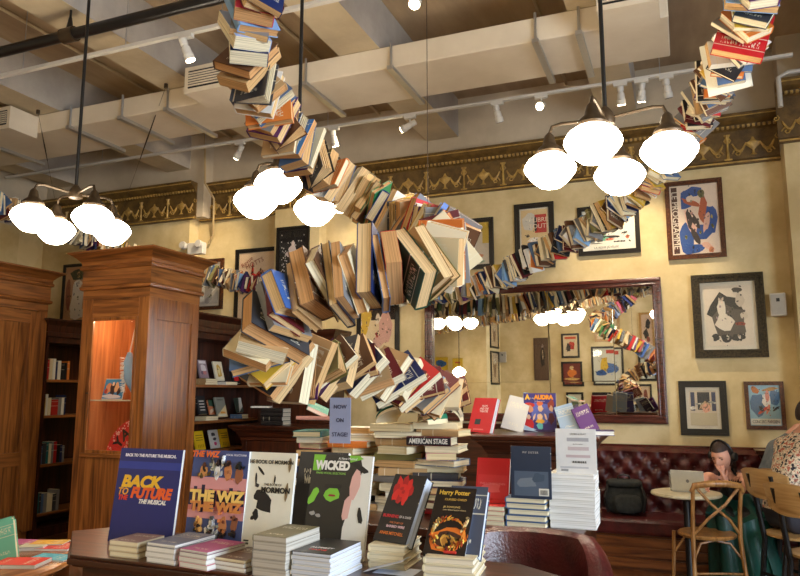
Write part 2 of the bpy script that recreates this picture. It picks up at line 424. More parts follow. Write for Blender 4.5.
# ================================================================ PIPES AND TRACKS
pp = MB().cyl((-7.9, 3.65, 4.2), (-1.2, 3.65, 4.2), .042, 14)
for x in (-6.3, -4.15, -1.9): pp.cyl((x-.06, 3.65, 4.2), (x+.06, 3.65, 4.2), .056, 14, 1).cyl((x, 3.65, 4.24), (x, 3.65, 4.85), .009, 6, 0).lathe([(.03,0),(.02,.05),(.012,.1)], 8, 0, None, (x, 3.65, 4.24))
tag(pp.build('black_pipe', [flat((22,20,20), .3), bronze], smooth=True), 'thick black iron pipe with couplings crossing under the ceiling, upper left', 'pipe')
def rail(name, x0, x1, y, z, label, drops):
    r = thing(name, label, 'track rail', (x0, y, z))
    MB().box(0, -.018, -.012, x1-x0, .018, .014).build('rail_channel', [whitep], r)
    for x in drops: MB().cyl((x-x0, 0, .014), (x-x0, 0, ZC-z if ZC > z else .2), .004, 6).build('drop_rod', [steel], r)
rail('lighting_track', -5.3, -1.2, 3.96, 4.2, 'white lighting track hung on thin rods beneath the black pipe, upper left', (-5.0, -3.9, -3.0, -1.7))
rail('lighting_track', -8.2, 1.0, 6.38, 4.35, 'long white lighting track above the bronze frieze near the back wall', (-8.0, -6.55, -5.0, -3.4, -.05, .6))
mb = MB().tube([(.95, 6.9, 4.1), (.95, 6.9, 4.38), (1.03, 6.9, 4.42), (1.6, 6.9, 4.42)], .022, 8)
tag(mb.build('conduit_pipe', [whitep], smooth=True), 'cream bent pipe beside the bronze cornice at the upper right corner', 'pipe')
glow = emit('lamp_face', (255, 236, 200), 25)
def spot(px, py, y, z, aim, lit, i, where):
    p = at(px, py, 'y', y); top = Vector((p.x, y, z-.012))
    o = thing('track_spotlight', where, 'spotlight', top, 0, 'track spotlights')
    MB().box(-.06, -.017, -.03, .06, .017, 0).build('adapter', [whitep], o)
    a = Vector(aim).normalized(); c0 = Vector((0, 0, -.10))
    MB().cyl((0,0,-.03), (0,0,-.09), .008, 8).tube([c0, c0+a*.03], .012, 8).build('arm', [whitep], o, True)
    q = a.to_track_quat('Z', 'Y').to_matrix().to_4x4(); q = Matrix.Translation(c0) @ q
    can = MB().lathe([(.018,-.07),(.03,-.065),(.03,-.02),(.024,-.018),(.024,-.005),(.032,0),(.034,.05),(.04,.055),(.04,.10),(.034,.10)], 14, 0, q)
    can.build('lamp_can', [whitep], o, True)
    MB().lathe([(.0,.101),(.033,.101),(.033,.106),(0,.107)], 14, 0, q).build('lens', [glow if lit else flat((150,146,140), .2)], o)
    if lit:
        L = bpy.data.lights.new('spot_beam', 'SPOT'); L.energy = 60*lit; L.spot_size = R(70); L.spot_blend = .8; L.shadow_soft_size = .04; L.color = (1, .82, .58)
        lo = bpy.data.objects.new('spot_beam', L); C.objects.link(lo); lo.parent = o
        lo.location = c0+a*.125; lo.rotation_euler = (-a).to_track_quat('Z', 'Y').to_euler()
spots = [
 (186, 38, 3.96, 4.2, (.3,.3,-1), 1, 'lit white spotlight on the front track beside the upper left vent'),
 (240, 143, 6.38, 4.35, (-.6,.3,-.6), 1, 'lit spotlight left of the hanging books on the rear track'),
 (318, 127, 6.38, 4.35, (.5,.5,-1), 0, 'unlit spotlight just right of the hanging books, angled down right'),
 (334, 124, 6.38, 4.35, (.0,.5,-1), 1, 'spotlight pointing straight down, second right of the hanging books'),
 (410, 118, 6.38, 4.35, (-1,.1,-.35), 1, 'spotlight lying almost sideways at the middle of the rear track'),
 (497, 97, 6.38, 4.35, (.15,.4,-1), 0, 'unlit spotlight halfway along the rear track, left of a glowing one'),
 (541, 92, 6.38, 4.35, (0,-1,-.5), 1, 'spotlight glowing toward the viewer above the right lamp cluster'),
 (620, 80, 6.38, 4.35, (0,.4,-1), 1, 'leftmost of three spotlights right of the chandelier rod'),
 (641, 76, 6.38, 4.35, (-.1,.4,-1), 1, 'middle one of three spotlights right of the chandelier rod'),
 (666, 73, 6.38, 4.35, (.1,.3,-1), 0, 'unlit rightmost one of three spotlights right of the chandelier rod'),
 (703, 68, 6.38, 4.35, (.1,.5,-1), 0, 'last spotlight on the rear track beside the rising garland of books'),
]
for i, s in enumerate(spots): spot(*s[:6], i, s[6])
p = at(417, -18, 'y', 3.96)
spot(417, -14, 3.96, 4.2, (0,-.6,-1), 1, 20, 'lit spotlight at the top edge right of the hanging books')
# taut wires with turnbuckles
for A, B, lab in ((at(38,112,'y',4.9), at(60,226,'y',5.8), 'thin taut wire with a turnbuckle dropping from the far left beam'),
                  (at(166,86,'y',4.9), at(110,244,'y',6.4), 'thin slanting wire with a turnbuckle below the upper left vent'),
                  (Vector((*deep(428,224,3.22).xy, ZC)), deep(428,224,3.22), 'thin vertical wire with a turnbuckle left of the frieze urns')):
    m1 = A.lerp(B, .15); m2 = A.lerp(B, .4)
    w = MB().tube([A, B], .0018, 5).tube([m1, m1.lerp(m2,.5), m2], [.004,.008,.004], 6).lathe([(.018,-.02),(.018,.02)], 8, 0, None, tuple(A))
    tag(w.build('support_wire', [bronze]), lab, 'wire')

# ================================================================ CHANDELIERS
def chandelier(x, y, z, rot, label, top=4.86, rad=.36, sc=.8):
    k0 = Vector((x, y, z))
    if y > 3: x, y, z = x*.8, y*.8, 1.55+(z-1.55)*.8
    else: sc = 1
    o = thing('chandelier', label, 'chandelier', (x, y, z), rot, 'four-globe chandeliers')
    o.scale = (sc,)*3; tz = (top-z)/sc
    MB().cyl((0,0,.33), (0,0,tz), .014, 10).build('rod', [blackm], o, True)
    MB().lathe([(.05,tz-.03),(.06,tz-.005)], 16).build('ceiling_plate', [bronze], o)
    MB().lathe([(.02,.25),(.055,.26),(.06,.29),(.05,.33),(.03,.36),(.012,.38)], 16).build('hub', [bronze], o, True)
    for k in range(4):
        a = k*math.pi/2; dxy = Vector((math.cos(a), math.sin(a), 0)); r = rad
        arm = MB().tube([dxy*.04+Vector((0,0,.30)), dxy*(r-.08)+Vector((0,0,.32)), dxy*(r-.02)+Vector((0,0,.31)), dxy*r+Vector((0,0,.26))], .011, 8)
        arm.build('arm', [bronze], o, True)
        T = (dxy.x*r, dxy.y*r, 0)
        MB().lathe([(.012,.27),(.03,.25),(.04,.21),(.045,.19),(.075,.165),(.09,.14),(.085,.125)], 18, 0, None, T).build('fitter', [bronze], o, True)
        MB().lathe([(.05,.125),(.10,.115),(.140,.085),(.162,.048),(.166,.030),(.158,.008),(.132,-.028),(.10,-.062),(.07,-.086),(.045,-.094),(.0,-.097)], 28, 0, None, T).build('glass_shade', [shadem], o, True)
chandelier(-.365, 4.34, 2.93, R(-7), 'four-globe chandelier in front of the framed dancer, right side')
chandelier(-4.77, 4.38, 2.93, R(-18), 'four-globe chandelier at far left above the tall oak cabinets', rad=.34)
chandelier(-2.575, 4.38, 2.93, R(7), 'four-globe chandelier partly hidden behind the hanging books', rad=.34)
q_ = mtrace(562, 316, -.2)
chandelier(q_.x, -.2, q_.z-.02, R(10), 'four-globe chandelier behind the viewer, seen only in the mirror')
pd = thing('pendant_lamp', 'small single-globe pendant lamp reflected at the left of the mirror', 'pendant lamp', (-4.8, -.4, 1.93))
pd.location = mtrace(458, 372, -.4)
MB().cyl((0,0,.1), (0,0,4.85-pd.location.z), .008, 8).build('cord', [blackm], pd)
MB().lathe([(.03,.12),(.07,.10),(.14,.04),(.15,0),(.11,-.07),(.04,-.11),(0,-.115)], 20).build('glass_shade', [shadem], pd, True)
# ================================================================ MIRROR
mx0, mx1 = at(425, 300, 'y', 7.27).x, at(664.5, 350, 'y', 7.27).x
mz0, mz1 = 1.235, 2.66
mir = thing('wall_mirror', 'huge wall mirror in a dark mahogany frame reflecting the posters opposite', 'mirror', ((mx0+mx1)/2, 7.3, mz0))
mw, mh = (mx1-mx0)/2, mz1-mz0
f = MB(); fr = .085
def rails(f, w, h, fr, y0, y1, mi=0, z0=0):
    f.box(-w, y0, z0, w, y1, z0+fr, mi).box(-w, y0, z0+h-fr, w, y1, z0+h, mi).box(-w, y0, z0+fr, -w+fr, y1, z0+h-fr, mi).box(w-fr, y0, z0+fr, w, y1, z0+h-fr, mi)
rails(f, mw, mh, fr, -.055, -.0); rails(f, mw-.012, mh-.024, .03, -.07, -.05, 0, .012); rails(f, mw-.06, mh-.12, .02, -.064, -.05, 0, .06)
f.build('frame', [mahog], mir, bevel=.006)
# mirror plates set very slightly out of true, as in the photo
cols = [-mw+.08, at(549, 350, 'y', 7.27).x-(mx0+mx1)/2, at(614, 350, 'y', 7.27).x-(mx0+mx1)/2, mw-.08]
rw = [.08, at(549, 382, 'y', 7.27).z-mz0, mh-.08]
rr = random.Random(4)
for i in range(3):
    for j in range(2):
        cx, cz = (cols[i]+cols[i+1])/2, (rw[j]+rw[j+1])/2
        M = Matrix.Translation((cx, -.03, cz)) @ Euler((R(rr.uniform(-.1,.1)), 0, -TILT+R(rr.uniform(-.1,.1)))).to_matrix().to_4x4()
        hw, hh = (cols[i+1]-cols[i])/2-.0012, (rw[j+1]-rw[j])/2-.0012
        MB().box(-hw, -.003, -hh, hw, .003, hh).build('mirror_plate', [mirrorm], mir, M=M)

# ================================================================ FRAMED POSTERS
def poster(label, x0, x1, z0, z1, wall, face, frmat, fw_, matw, bg, shapes, seed=1, texts=(), depth=.03, tilt=0, cat='framed poster', name='framed_poster', group=None):
    """face: 'S' faces -y, 'N' faces +y, 'E' faces +x"""
    cx, cz = (x0+x1)/2, (z0+z1)/2; w, h = abs(x1-x0), z1-z0
    if face == 'S': M = Matrix.Translation((cx, wall, cz)) @ Euler((R(90), R(tilt), 0)).to_matrix().to_4x4()
    elif face == 'N': M = Matrix.Translation((cx, wall, cz)) @ Euler((R(90), 0, R(180))).to_matrix().to_4x4()
    else: M = Matrix.Translation((wall, cx, cz)) @ Euler((R(90), 0, R(90))).to_matrix().to_4x4()
    o = thing(name, label, cat, M=M, group=group)
    f = MB(); a = fw_
    def rl(a0, a1, d0, d1, mi=0):
        W, Hh = w/2-a0, h/2-a0; q = a1-a0
        f.box(-W,-Hh,d0,W,-Hh+q,d1,mi).box(-W,Hh-q,d0,W,Hh,d1,mi).box(-W,-Hh+q,d0,-W+q,Hh-q,d1,mi).box(W-q,-Hh+q,d0,W,Hh-q,d1,mi)
    rl(0, a, 0.002, depth*.8); rl(0, a*.35, depth*.7, depth); rl(a*.8, a, depth*.6, depth*.9)
    f.build('frame', [frmat], o)
    iw, ih = w-2*a, h-2*a
    MB().box(-iw/2, -ih/2, .004, iw/2, ih/2, .010).build('mount_board', [flat((222, 212, 190), .8) if matw else flat((40,34,30), .8)], o)
    pw, ph = iw-2*matw, ih-2*matw
    p = MB(); mats = [flat(bg, .6)]
    p.box(-pw/2, -ph/2, .010, pw/2, ph/2, .0125)
    q0 = random.Random(seed*3+1); extra = []
    bl = [s_ for s_ in shapes if s_[1] == 'b' and len(shapes) < 60]
    for _ in range(46 if bl else 0):
        s_ = q0.choice(bl); a2 = s_[2]; k_ = q0.choice((.45, .6, .75, 1.25)); c_ = tuple(int(min(245, max(20, (v*k_)//24*24))) for v in s_[0])
        extra.append((c_, 'b', (a2[0]+q0.gauss(0, a2[2]*.55), a2[1]+q0.gauss(0, a2[3]*.55), q0.uniform(.006,.03), q0.uniform(.006,.022), q0.uniform(0,3))))
    art_into(p, pw, ph, shapes+extra, .0127, mats, seed)
    pr = p.build('print', mats, o)
    for t in texts:
        s, sx_, x, y, size, col = t[:6]; rot = t[6] if len(t) > 6 else 0
        me = text_mesh(s, size*ph, flat(col, .6), .0003, sx_, bold=.002*size*ph/.05 if False else 0)
        link('lettering', me, pr, Matrix.Translation(((x-.5)*pw, (y-.5)*ph, .0215)) @ Matrix.Rotation(R(rot), 4, 'Z'))
    MB().box(-iw/2, -ih/2, .0225, iw/2, ih/2, .0232).build('glazing', [glass], o)
    return o
def wallrect(x0, y0, x1, y1, Y=WY):
    a = at(x0, y0, 'y', Y); b = at(x1, y1, 'y', Y); return a.x, b.x, b.z, a.z
def P(label, px, *a, Y=WY, **k):
    x0, x1, z0, z1 = wallrect(*px, Y=Y-.02); return poster(label, x0, x1, z0, z1, Y, 'S', *a, **k)
blue, pink, skin_, redc = (46, 84, 150), (236, 186, 160), (206, 128, 84), (196, 44, 34)
P('framed poster of a dancing figure over blue swirls with a vertical title', (664,183,727,256.5), brownfr, .045, .0, (236, 214, 190),
  [((78,44,30),'r',(.03,.02,.155,.98)), (blue,'b',(.32,.78,.12,.14)), (blue,'b',(.5,.9,.18,.07)), (blue,'b',(.84,.5,.12,.2)), (blue,'b',(.62,.3,.22,.1)), (blue,'b',(.32,.24,.14,.22)), (blue,'b',(.45,.07,.25,.06)),
   (pink,'b',(.42,.45,.1,.2,.5)), ((188,96,58),'b',(.68,.62,.08,.2,-.2)), ((188,96,58),'b',(.45,.74,.2,.04,-.3)), ((110,104,60),'b',(.66,.86,.07,.06)), ((60,48,44),'b',(.5,.48,.13,.06,-.9)), ((60,48,44),'b',(.38,.5,.06,.13,.2)),
   (pink,'b',(.74,.45,.06,.16,-.4)), (pink,'b',(.74,.1,.14,.05,-.4)), ((60,48,44),'b',(.5,.25,.05,.16,.7)), ((236,214,190),'b',(.42,.8,.07,.05)), ((186,170,90),'b',(.85,.52,.02,.03)), ((186,170,90),'b',(.6,.3,.02,.02)), ((186,170,90),'b',(.3,.25,.02,.03)), ((186,170,90),'b',(.86,.38,.02,.02)), (skin_,'b',(.8,.05,.05,.04))], 3,
  texts=[('LE PROGRAMME', 1, .095, .5, .115, (238,222,200), -90)])
P('wide black-framed poster of a sketched carriage scene beside the hanging books', (577,208,641,252), blackfr, .045, 0, (226, 222, 206),
  [((40,40,40),'b',(.5,.32,.2,.03)), ((40,40,40),'b',(.3,.3,.05,.08)), ((110,170,140),'b',(.42,.3,.08,.06)), ((226,120,90),'b',(.52,.26,.08,.03)), ((226,120,90),'b',(.85,.3,.04,.05)), ((60,60,58),'b',(.62,.45,.08,.01,.6)), ((60,60,58),'b',(.72,.2,.12,.01)), ((60,60,58),'b',(.25,.18,.12,.01)), ((60,60,58),'b',(.5,.55,.01,.1)), ((60,60,58),'b',(.38,.48,.1,.008,-.7)), ((50,50,48),'b',(.8,.4,.05,.01,1.2))], 5,
  texts=[('RES', 1, .86, .88, .12, (30,30,30)), ('LA REINE JOYEUSE', 1, .45, .07, .07, (60,60,60))])
P('black-framed poster with red title lettering behind the thin book garland', (514,205,555.5,267), blackfr, .055, .015, (226, 196, 140),
  [((214,206,190),'b',(.3,.78,.25,.18)), ((196,50,34),'r',(.52,.55,.96,.9)), ((40,36,34),'b',(.55,.72,.05,.15)), ((206,146,60),'b',(.5,.3,.3,.12)), ((90,60,40),'b',(.3,.2,.1,.1)), ((236,222,200),'b',(.5,.42,.25,.05)), ((90,70,50),'b',(.25,.5,.08,.02))], 6,
  texts=[('LIBRE\nTOUTES', 1, .74, .73, .12, (240,220,190))])
P('black-framed poster with pale figures and yellow sky, left of the red-lettered one', (438,222,494,268), blackfr, .05, 0, (214, 200, 176),
  [((206,172,60),'r',(.0,.78,1,1)), ((206,172,60),'r',(.86,.5,1,.8)), ((150,150,160),'b',(.5,.85,.12,.1)), ((232,222,206),'b',(.5,.5,.3,.25)), ((34,30,34),'b',(.78,.8,.08,.03,.3)), ((34,30,34),'b',(.55,.42,.04,.14,-.5)), ((222,150,110),'b',(.7,.2,.2,.06)), ((160,180,150),'b',(.72,.08,.2,.05))], 7)
orn = mottled('carved_dark_frame', (24,20,16), (92,80,56), 60, .35, .6)
P('large ornate carved frame holding a grey lithograph of a dancing figure', (690.5,276,769,357), orn, .075, .035, (224, 208, 184),
  [((44,40,38),'b',(.38,.62,.3,.26)), ((44,40,38),'b',(.62,.5,.25,.22)), ((90,80,70),'b',(.5,.4,.35,.28)), ((228,214,192),'b',(.42,.4,.2,.14)), ((230,218,196),'b',(.36,.62,.09,.16,.2)), ((206,186,160),'b',(.36,.78,.06,.05)), ((60,52,46),'b',(.36,.83,.06,.03)), ((206,190,166),'b',(.75,.75,.1,.12)), ((214,198,172),'b',(.82,.5,.08,.06)), ((150,60,40),'b',(.75,.36,.12,.03)),
   ((44,40,38),'b',(.2,.14,.07,.06)), ((44,40,38),'b',(.42,.13,.12,.07)), ((44,40,38),'b',(.68,.14,.16,.06)), ((224,208,184),'b',(.45,.14,.03,.04)), ((224,208,184),'b',(.7,.14,.03,.03)), ((60,52,46),'b',(.7,.92,.1,.04))], 8, depth=.05)
P('dark-framed print of a figure in a doorway with blue panels, above the booth', (678,381,729.5,436), blackfr, .06, .03, (214, 196, 168),
  [((52,60,92),'r',(.05,.42,.2,.95)), ((40,40,50),'r',(.3,.45,.75,.95)), ((52,60,92),'r',(.82,.42,.97,.95)), ((206,170,130),'b',(.6,.55,.2,.14)), ((236,170,140),'b',(.6,.5,.16,.12)), ((222,214,196),'b',(.35,.62,.15,.02,.1)), ((222,214,196),'b',(.85,.66,.15,.02,-.2)), ((200,184,150),'r',(.02,.0,.98,.36)), ((60,50,50),'b',(.62,.73,.06,.04)), ((222,214,196),'b',(.12,.5,.12,.05))], 9)
P('framed blue poster of a leaping dancer with bold black caption, far right', (743.5,381.5,787,430), brownfr, .035, 0, (150, 190, 206),
  [((74,110,146),'b',(.3,.5,.25,.3)), ((74,110,146),'b',(.82,.7,.16,.2)), ((196,110,40),'b',(.2,.88,.16,.07,-.5)), ((196,140,70),'b',(.7,.9,.25,.05,.1)), ((246,236,224),'b',(.55,.62,.14,.16)), ((232,150,130),'b',(.6,.72,.08,.14)), ((216,70,50),'b',(.45,.38,.22,.04,.5)), ((30,24,34),'b',(.38,.42,.05,.09,.8)), ((30,24,34),'b',(.85,.42,.13,.03,.5)), ((234,130,100),'b',(.6,.42,.05,.14,-.5)), ((232,228,214),'r',(.02,.02,.98,.17))], 10,
  texts=[('CONCERT PARISIEN', .58, .5, .095, .115, (20,20,20))])
P('tall framed poster of a pale seated figure over dark and yellow shapes, centre', (357,303,399,360), blackfr, .05, 0, (232, 206, 160),
  [((40,26,22),'r',(.3,.72,1,1)), ((222,178,44),'b',(.15,.8,.17,.2)), ((222,178,44),'b',(.1,.55,.12,.16)), ((222,170,150),'b',(.72,.62,.2,.36)), ((222,170,150),'b',(.55,.3,.25,.12,.6)), ((222,170,150),'b',(.3,.12,.2,.05)), ((240,220,190),'b',(.5,.75,.08,.1)), ((196,60,40),'b',(.47,.42,.03,.06,.3)), ((150,100,40),'r',(.2,.9,.34,.98))], 11)
P('black-framed red poster, low on the wall behind the leaning books', (377,371,414.5,412), blackfr, .035, .0, (196, 60, 36),
  [((228,218,196),'r',(0,0,1,.32)), ((206,196,170),'b',(.66,.5,.12,.2)), ((50,40,40),'b',(.6,.62,.08,.06)), ((206,196,170),'b',(.5,.35,.18,.06,.5)), ((232,222,200),'r',(.93,0,1,1)), ((180,80,60),'b',(.75,.72,.1,.04))], 12)
x0 = at(277,228,'y',7.13)
P('tall black frame with a white pierrot silhouette on a speckled ground', (277,228,308,290), blackfr, .045, .0, (24, 22, 22),
  [((214,206,196),'b',(q[0],q[1],.018,.012)) for q in [(random.Random(i*7+1).uniform(.04,.96), random.Random(i*13+5).uniform(.03,.97)) for i in range(90)] if not (.32 < q[0] < .66 and (q[1] < .5 or q[1] > .8)) ] +
  [((24,22,22),'r',(.33,.0,.64,.56)), ((24,22,22),'b',(.5,.85,.1,.12)), ((214,196,190),'b',(.5,.58,.3,.06)), ((222,206,200),'b',(.5,.66,.13,.08)), ((230,214,206),'b',(.52,.76,.06,.05)), ((200,190,186),'b',(.8,.3,.07,.16,.2))], 13, Y=7.13)
P('framed poster of a red-coated figure under slanted handwriting, behind small books', (236,250,279,322), blackfr, .05, 0, (226, 196, 160),
  [((190,50,30),'b',(.55,.62,.14,.08)), ((190,50,30),'b',(.36,.72,.03,.12)), ((196,130,100),'b',(.6,.7,.05,.04)), ((70,84,110),'b',(.85,.55,.12,.14)), ((60,50,44),'b',(.55,.4,.12,.1)), ((236,214,186),'b',(.4,.25,.2,.1))], 14,
  texts=[('Revue', 1, .22, .86, .09, (150,60,40), 35), ("MOTTS", 1, .42, .83, .1, (140,50,36), 22)], Y=7.3)
P('brown-framed print partly hidden behind the oak display case', (176,262,222,309), brownfr, .045, .03, (206, 196, 180),
  [((230,224,210),'b',(.6,.4,.3,.3)), ((120,110,104),'b',(.4,.5,.2,.2)), ((170,160,150),'b',(.75,.3,.1,.3))], 15, Y=7.12)
P('framed poster of a long-skirted figure in white, left of the oak display case', (64,265,96,322), blackfr, .04, 0, (196, 150, 112),
  [((60,70,50),'b',(.5,.85,.35,.12)), ((232,222,206),'b',(.42,.35,.2,.35)), ((236,226,210),'b',(.42,.68,.13,.08)), ((206,160,110),'b',(.42,.84,.06,.06)), ((150,84,60),'b',(.78,.5,.12,.3)), ((150,84,60),'b',(.12,.5,.08,.3)), ((232,222,206),'b',(.45,.12,.3,.1))], 16, Y=7.12)

# posters on the opposite wall, seen in the mirror
def V(label, px, *a, Y=YB, **k):
    a_ = mtrace(px[0], px[1], Y); b_ = mtrace(px[2], px[3], Y); x0, x1, z0, z1 = a_.x, b_.x, b_.z, a_.z; return poster(label+', reflected in the mirror', x0, x1, z0, z1, Y, 'N', *a, **k)
V('yellow unframed-looking notice with a blue oval', (432,357,447,382), flat((200,170,60),.5), .01, 0, (222,186,50), [((60,110,170),'b',(.5,.75,.38,.15)), ((150,120,50),'r',(.2,.3,.8,.34)), ((150,120,50),'r',(.2,.4,.8,.44))], 21, Y=-1.2)
V('yellow notice behind the small pendant lamp', (451.5,358,462,382), flat((200,170,60),.5), .01, 0, (222,186,50), [((190,70,50),'r',(.2,.8,.8,.86)), ((150,120,50),'r',(.2,.3,.8,.36))], 22, Y=-1.2)
V('square black-framed poster of a fiery orange and black figure', (438,387,462,412), blackfr, .04, 0, (226,212,190), [((30,26,26),'b',(.3,.6,.2,.3)), ((206,90,40),'b',(.6,.6,.2,.25)), ((30,26,26),'b',(.7,.25,.2,.15)), ((236,222,200),'b',(.5,.4,.12,.25))], 23, Y=-1.2)
V('brown panel with a slim dark figure', (533,338,552,380), flat((92,66,48),.5), .03, 0, (104,80,60), [((30,24,22),'b',(.5,.55,.14,.25)), ((220,200,180),'b',(.5,.82,.06,.04)), ((206,180,150),'b',(.5,.6,.04,.1))], 24)
V('small framed poster with red and black dancers', (562,335,581,359), blackfr, .045, 0, (226,206,170), [(redc,'b',(.4,.5,.2,.2)), ((40,34,34),'b',(.65,.4,.15,.2)), ((206,80,40),'r',(.1,.82,.9,.94))], 25)
V('small framed poster with an orange genie-like cloud', (562,363,584,385), blackfr, .045, 0, (120,50,40), [((226,130,50),'b',(.5,.5,.25,.25)), ((236,206,150),'b',(.5,.75,.1,.12)), ((226,190,110),'b',(.5,.15,.4,.08))], 26)
V('gold-framed poster of a sweeping grey figure', (595,314,620,342.5), goldfr, .06, 0, (232,214,176), [((90,84,80),'b',(.4,.45,.35,.06,-.8)), ((60,56,54),'b',(.5,.3,.25,.08,.3)), ((222,130,60),'b',(.8,.6,.06,.14))], 27)
V('large framed poster of a blue and yellow skirted dancer', (592,348,624,384), blackfr, .045, 0, (222,220,200), [((80,120,180),'b',(.35,.4,.25,.16)), ((230,190,50),'b',(.6,.5,.15,.25)), (redc,'r',(.1,.84,.5,.95)), ((60,100,160),'b',(.7,.25,.2,.1))], 28)
V('small pale framed poster above the podium books', (566,391,584,416), blackfr, .045, 0, (216,214,190), [((120,140,110),'b',(.5,.5,.3,.25))], 29)
V('framed blue-black poster with orange rooftops', (592,391,612,420), blackfr, .045, 0, (40,44,56), [((70,140,180),'b',(.5,.78,.35,.12)), ((222,100,40),'b',(.4,.35,.3,.15)), ((200,190,170),'b',(.7,.5,.12,.1))], 30)
V('framed white poster with a bright blue figure', (614,390,632,417), blackfr, .04, 0, (226,224,212), [((60,130,180),'b',(.5,.6,.3,.25)), ((40,90,140),'b',(.4,.3,.2,.12)), ((226,222,212),'b',(.5,.5,.1,.2))], 31)
V('gold-framed poster of dark hats', (638,313,655,348), goldfr, .05, 0, (222,190,160), [((34,28,30),'b',(.4,.7,.25,.15)), ((34,28,30),'b',(.6,.4,.25,.15)), ((150,60,50),'b',(.4,.2,.2,.1))], 32)
V('framed pale poster beneath the gold frame', (637,349,657,381), blackfr, .05, 0, (206,206,186), [((110,120,100),'b',(.5,.5,.25,.3)), ((232,226,206),'b',(.5,.4,.12,.25))], 33)
V('small framed print at the lower right of the mirror', (638,385,652,410), blackfr, .04, 0, (222,196,160), [((150,80,60),'b',(.5,.5,.25,.3))], 34)
for lab, pz in (('narrow black-framed print, upper one on the wall corner', (319,348)), ('narrow black-framed print, lower one on the wall corner', (351,384))):
    a = mtrace(491, pz[0], -1.7); b = mtrace(491, pz[1], -1.7)
    poster(lab+', reflected in the mirror', -2.05, -1.45, b.z, a.z, STEPX, 'E', blackfr, .045, 0, (196,170,130), [((120,84,60),'b',(.5,.5,.2,.3)), ((226,206,170),'b',(.5,.7,.15,.12))], 35)
# wall speaker, exit light, thermostat
def wall_speaker(x, z, y, w, h, rz, label):
    o = thing('wall_speaker', label, 'speaker', (x, y, z), rz)
    MB().prism([(-w/2, -.11), (w/2, -.11), (w/2*.7, -.01), (-w/2*.7, -.01)], -h/2, h/2).build('cabinet', [flat((208,200,184),.5)], o, bevel=.008)
    MB().box(-w/2+.012, -.115, -h/2+.012, w/2-.012, -.11, h/2-.012, 0).build('grille', [flat((176,170,158),.8)], o)
    MB().box(-.012, -.118, h*.12, .016, -.115, h*.27).build('badge', [blackm], o)
    MB().box(-.02, -.01, -.02, .02, .0, .02).build('bracket', [steel], o)
    return o
a = at(780.5, 304.5, 'y', 7.22)
wall_speaker(a.x, a.z, 7.3, .135, .21, R(-12), 'small white wall speaker at the right, beside the ornate frame')
a = mtrace(503, 357, YB)
wall_speaker(a.x, a.z, YB, .2, .26, R(180), 'pale speaker box on the opposite wall, reflected in the mirror')
a = at(196.5, 248, 'y', 7.1)
o = thing('emergency_light', 'white twin-lamp emergency light on the wall above the oak display case', 'emergency light', (a.x, 7.12, a.z))
MB().box(-.1, -.08, -.09, .14, 0, .06).build('housing', [whitep], o, bevel=.01)
for s in (-.15, .09): MB().lathe([(.02,-.05),(.045,-.03),(.05,.02),(.046,.03)], 14, 0, Matrix.Translation((s, -.09, .03)) @ Matrix.Rotation(R(80), 4, 'X')).build('lamp_head', [flat((206,200,190),.3)], o, True)
A = [at(205,120,'y',7.05), at(205,183,'y',7.0), at(214,199,'y',7.1), at(213,235,'y',7.25), at(209,243,'y',7.25)]
tag(MB().tube(A, .014, 8).build('electrical_conduit', [flat((176,150,104),.5)], smooth=True), 'thin bent conduit running down the frieze to the emergency light', 'conduit')

# ================================================================ CASEWORK
CP = [(0,-.44),(.0,-.36),(.025,-.35),(.03,-.325),(.012,-.31),(.01,-.17),(.03,-.16),(.035,-.135),(.02,-.12),(.025,-.09),(.06,-.05),(.10,-.02),(.115,-.015),(.115,0)]
def crown_on(mb, x0, y0, x1, y1, top, k=1.0, mi=0): mb.crown(x0, y0, x1, y1, [(o, top+z*k) for o, z in CP], mi, 1)
# the lit display case
X0, X1, Y0, Y1, T = -5.17, -4.402, 4.92, 5.62, 2.83
dc = thing('display_case', 'tall square oak display case with a lit glass front and heavy cornice', 'display case', (X0, Y0, 0))
D0 = Matrix.Translation((-X0, -Y0, 0))
gx0, gx1, gz0, gz1 = -5.045, -4.505, 1.0, 2.215
b = MB()
b.box(X0, Y0, 0, gx0, Y0+.03, 2.39, 0, D0).box(gx1, Y0, 0, X1, Y0+.03, 2.39, 0, D0)
b.box(gx0, Y0, gz1, gx1, Y0+.03, 2.39, 1, D0).box(gx0, Y0, 0, gx1, Y0+.03, gz0-.03, 0, D0)
b.box(X0, Y0+.03, 0, X0+.025, Y1, 2.39, 0, D0).box(X0, Y1-.025, 0, X1, Y1, 2.39, 0, D0)
b.build('carcass', [oak, oakx], dc, bevel=.003)
b = MB().box(X1-.028, Y0+.03, 0, X1-.004, Y1-.025, 2.39, 0, D0)                     # right side: stiles, rails, sunk panel
b.box(X1-.006, Y0+.0, 0, X1+.012, Y0+.11, 2.39, 0, D0).box(X1-.006, Y1-.1, 0, X1+.012, Y1, 2.39, 0, D0)
b.box(X1-.006, Y0+.11, 2.19, X1+.012, Y1-.1, 2.39, 0, D0).box(X1-.006, Y0+.11, 0, X1+.012, Y1-.1, .15, 0, D0)
b.build('side_panel', [oak], dc, bevel=.003)
b = MB()
crown_on(b, X0, Y0, X1+.012, Y1, T, 1.0); b.add([(v[0], v[1], v[2]) for v in []], [])
b.v = [tuple(D0 @ Vector(v)) for v in b.v]
b.build('cornice', [oakx, oaky], dc)
MB().box(X0+.025, Y0+.03, .94, X1-.028, Y1-.025, .97, 0, D0).box(X0+.025, Y0+.03, 2.3, X1-.028, Y1-.025, 2.32, 0, D0).box(X0+.026, Y0+.03, .97, X0+.03, Y1-.025, 2.3, 0, D0).box(X1-.034, Y0+.03, .97, X1-.029, Y1-.025, 2.3, 0, D0).box(X0+.03, Y1-.031, .97, X1-.034, Y1-.026, 2.3, 0, D0).build('lining', [amber], dc)
b = MB()
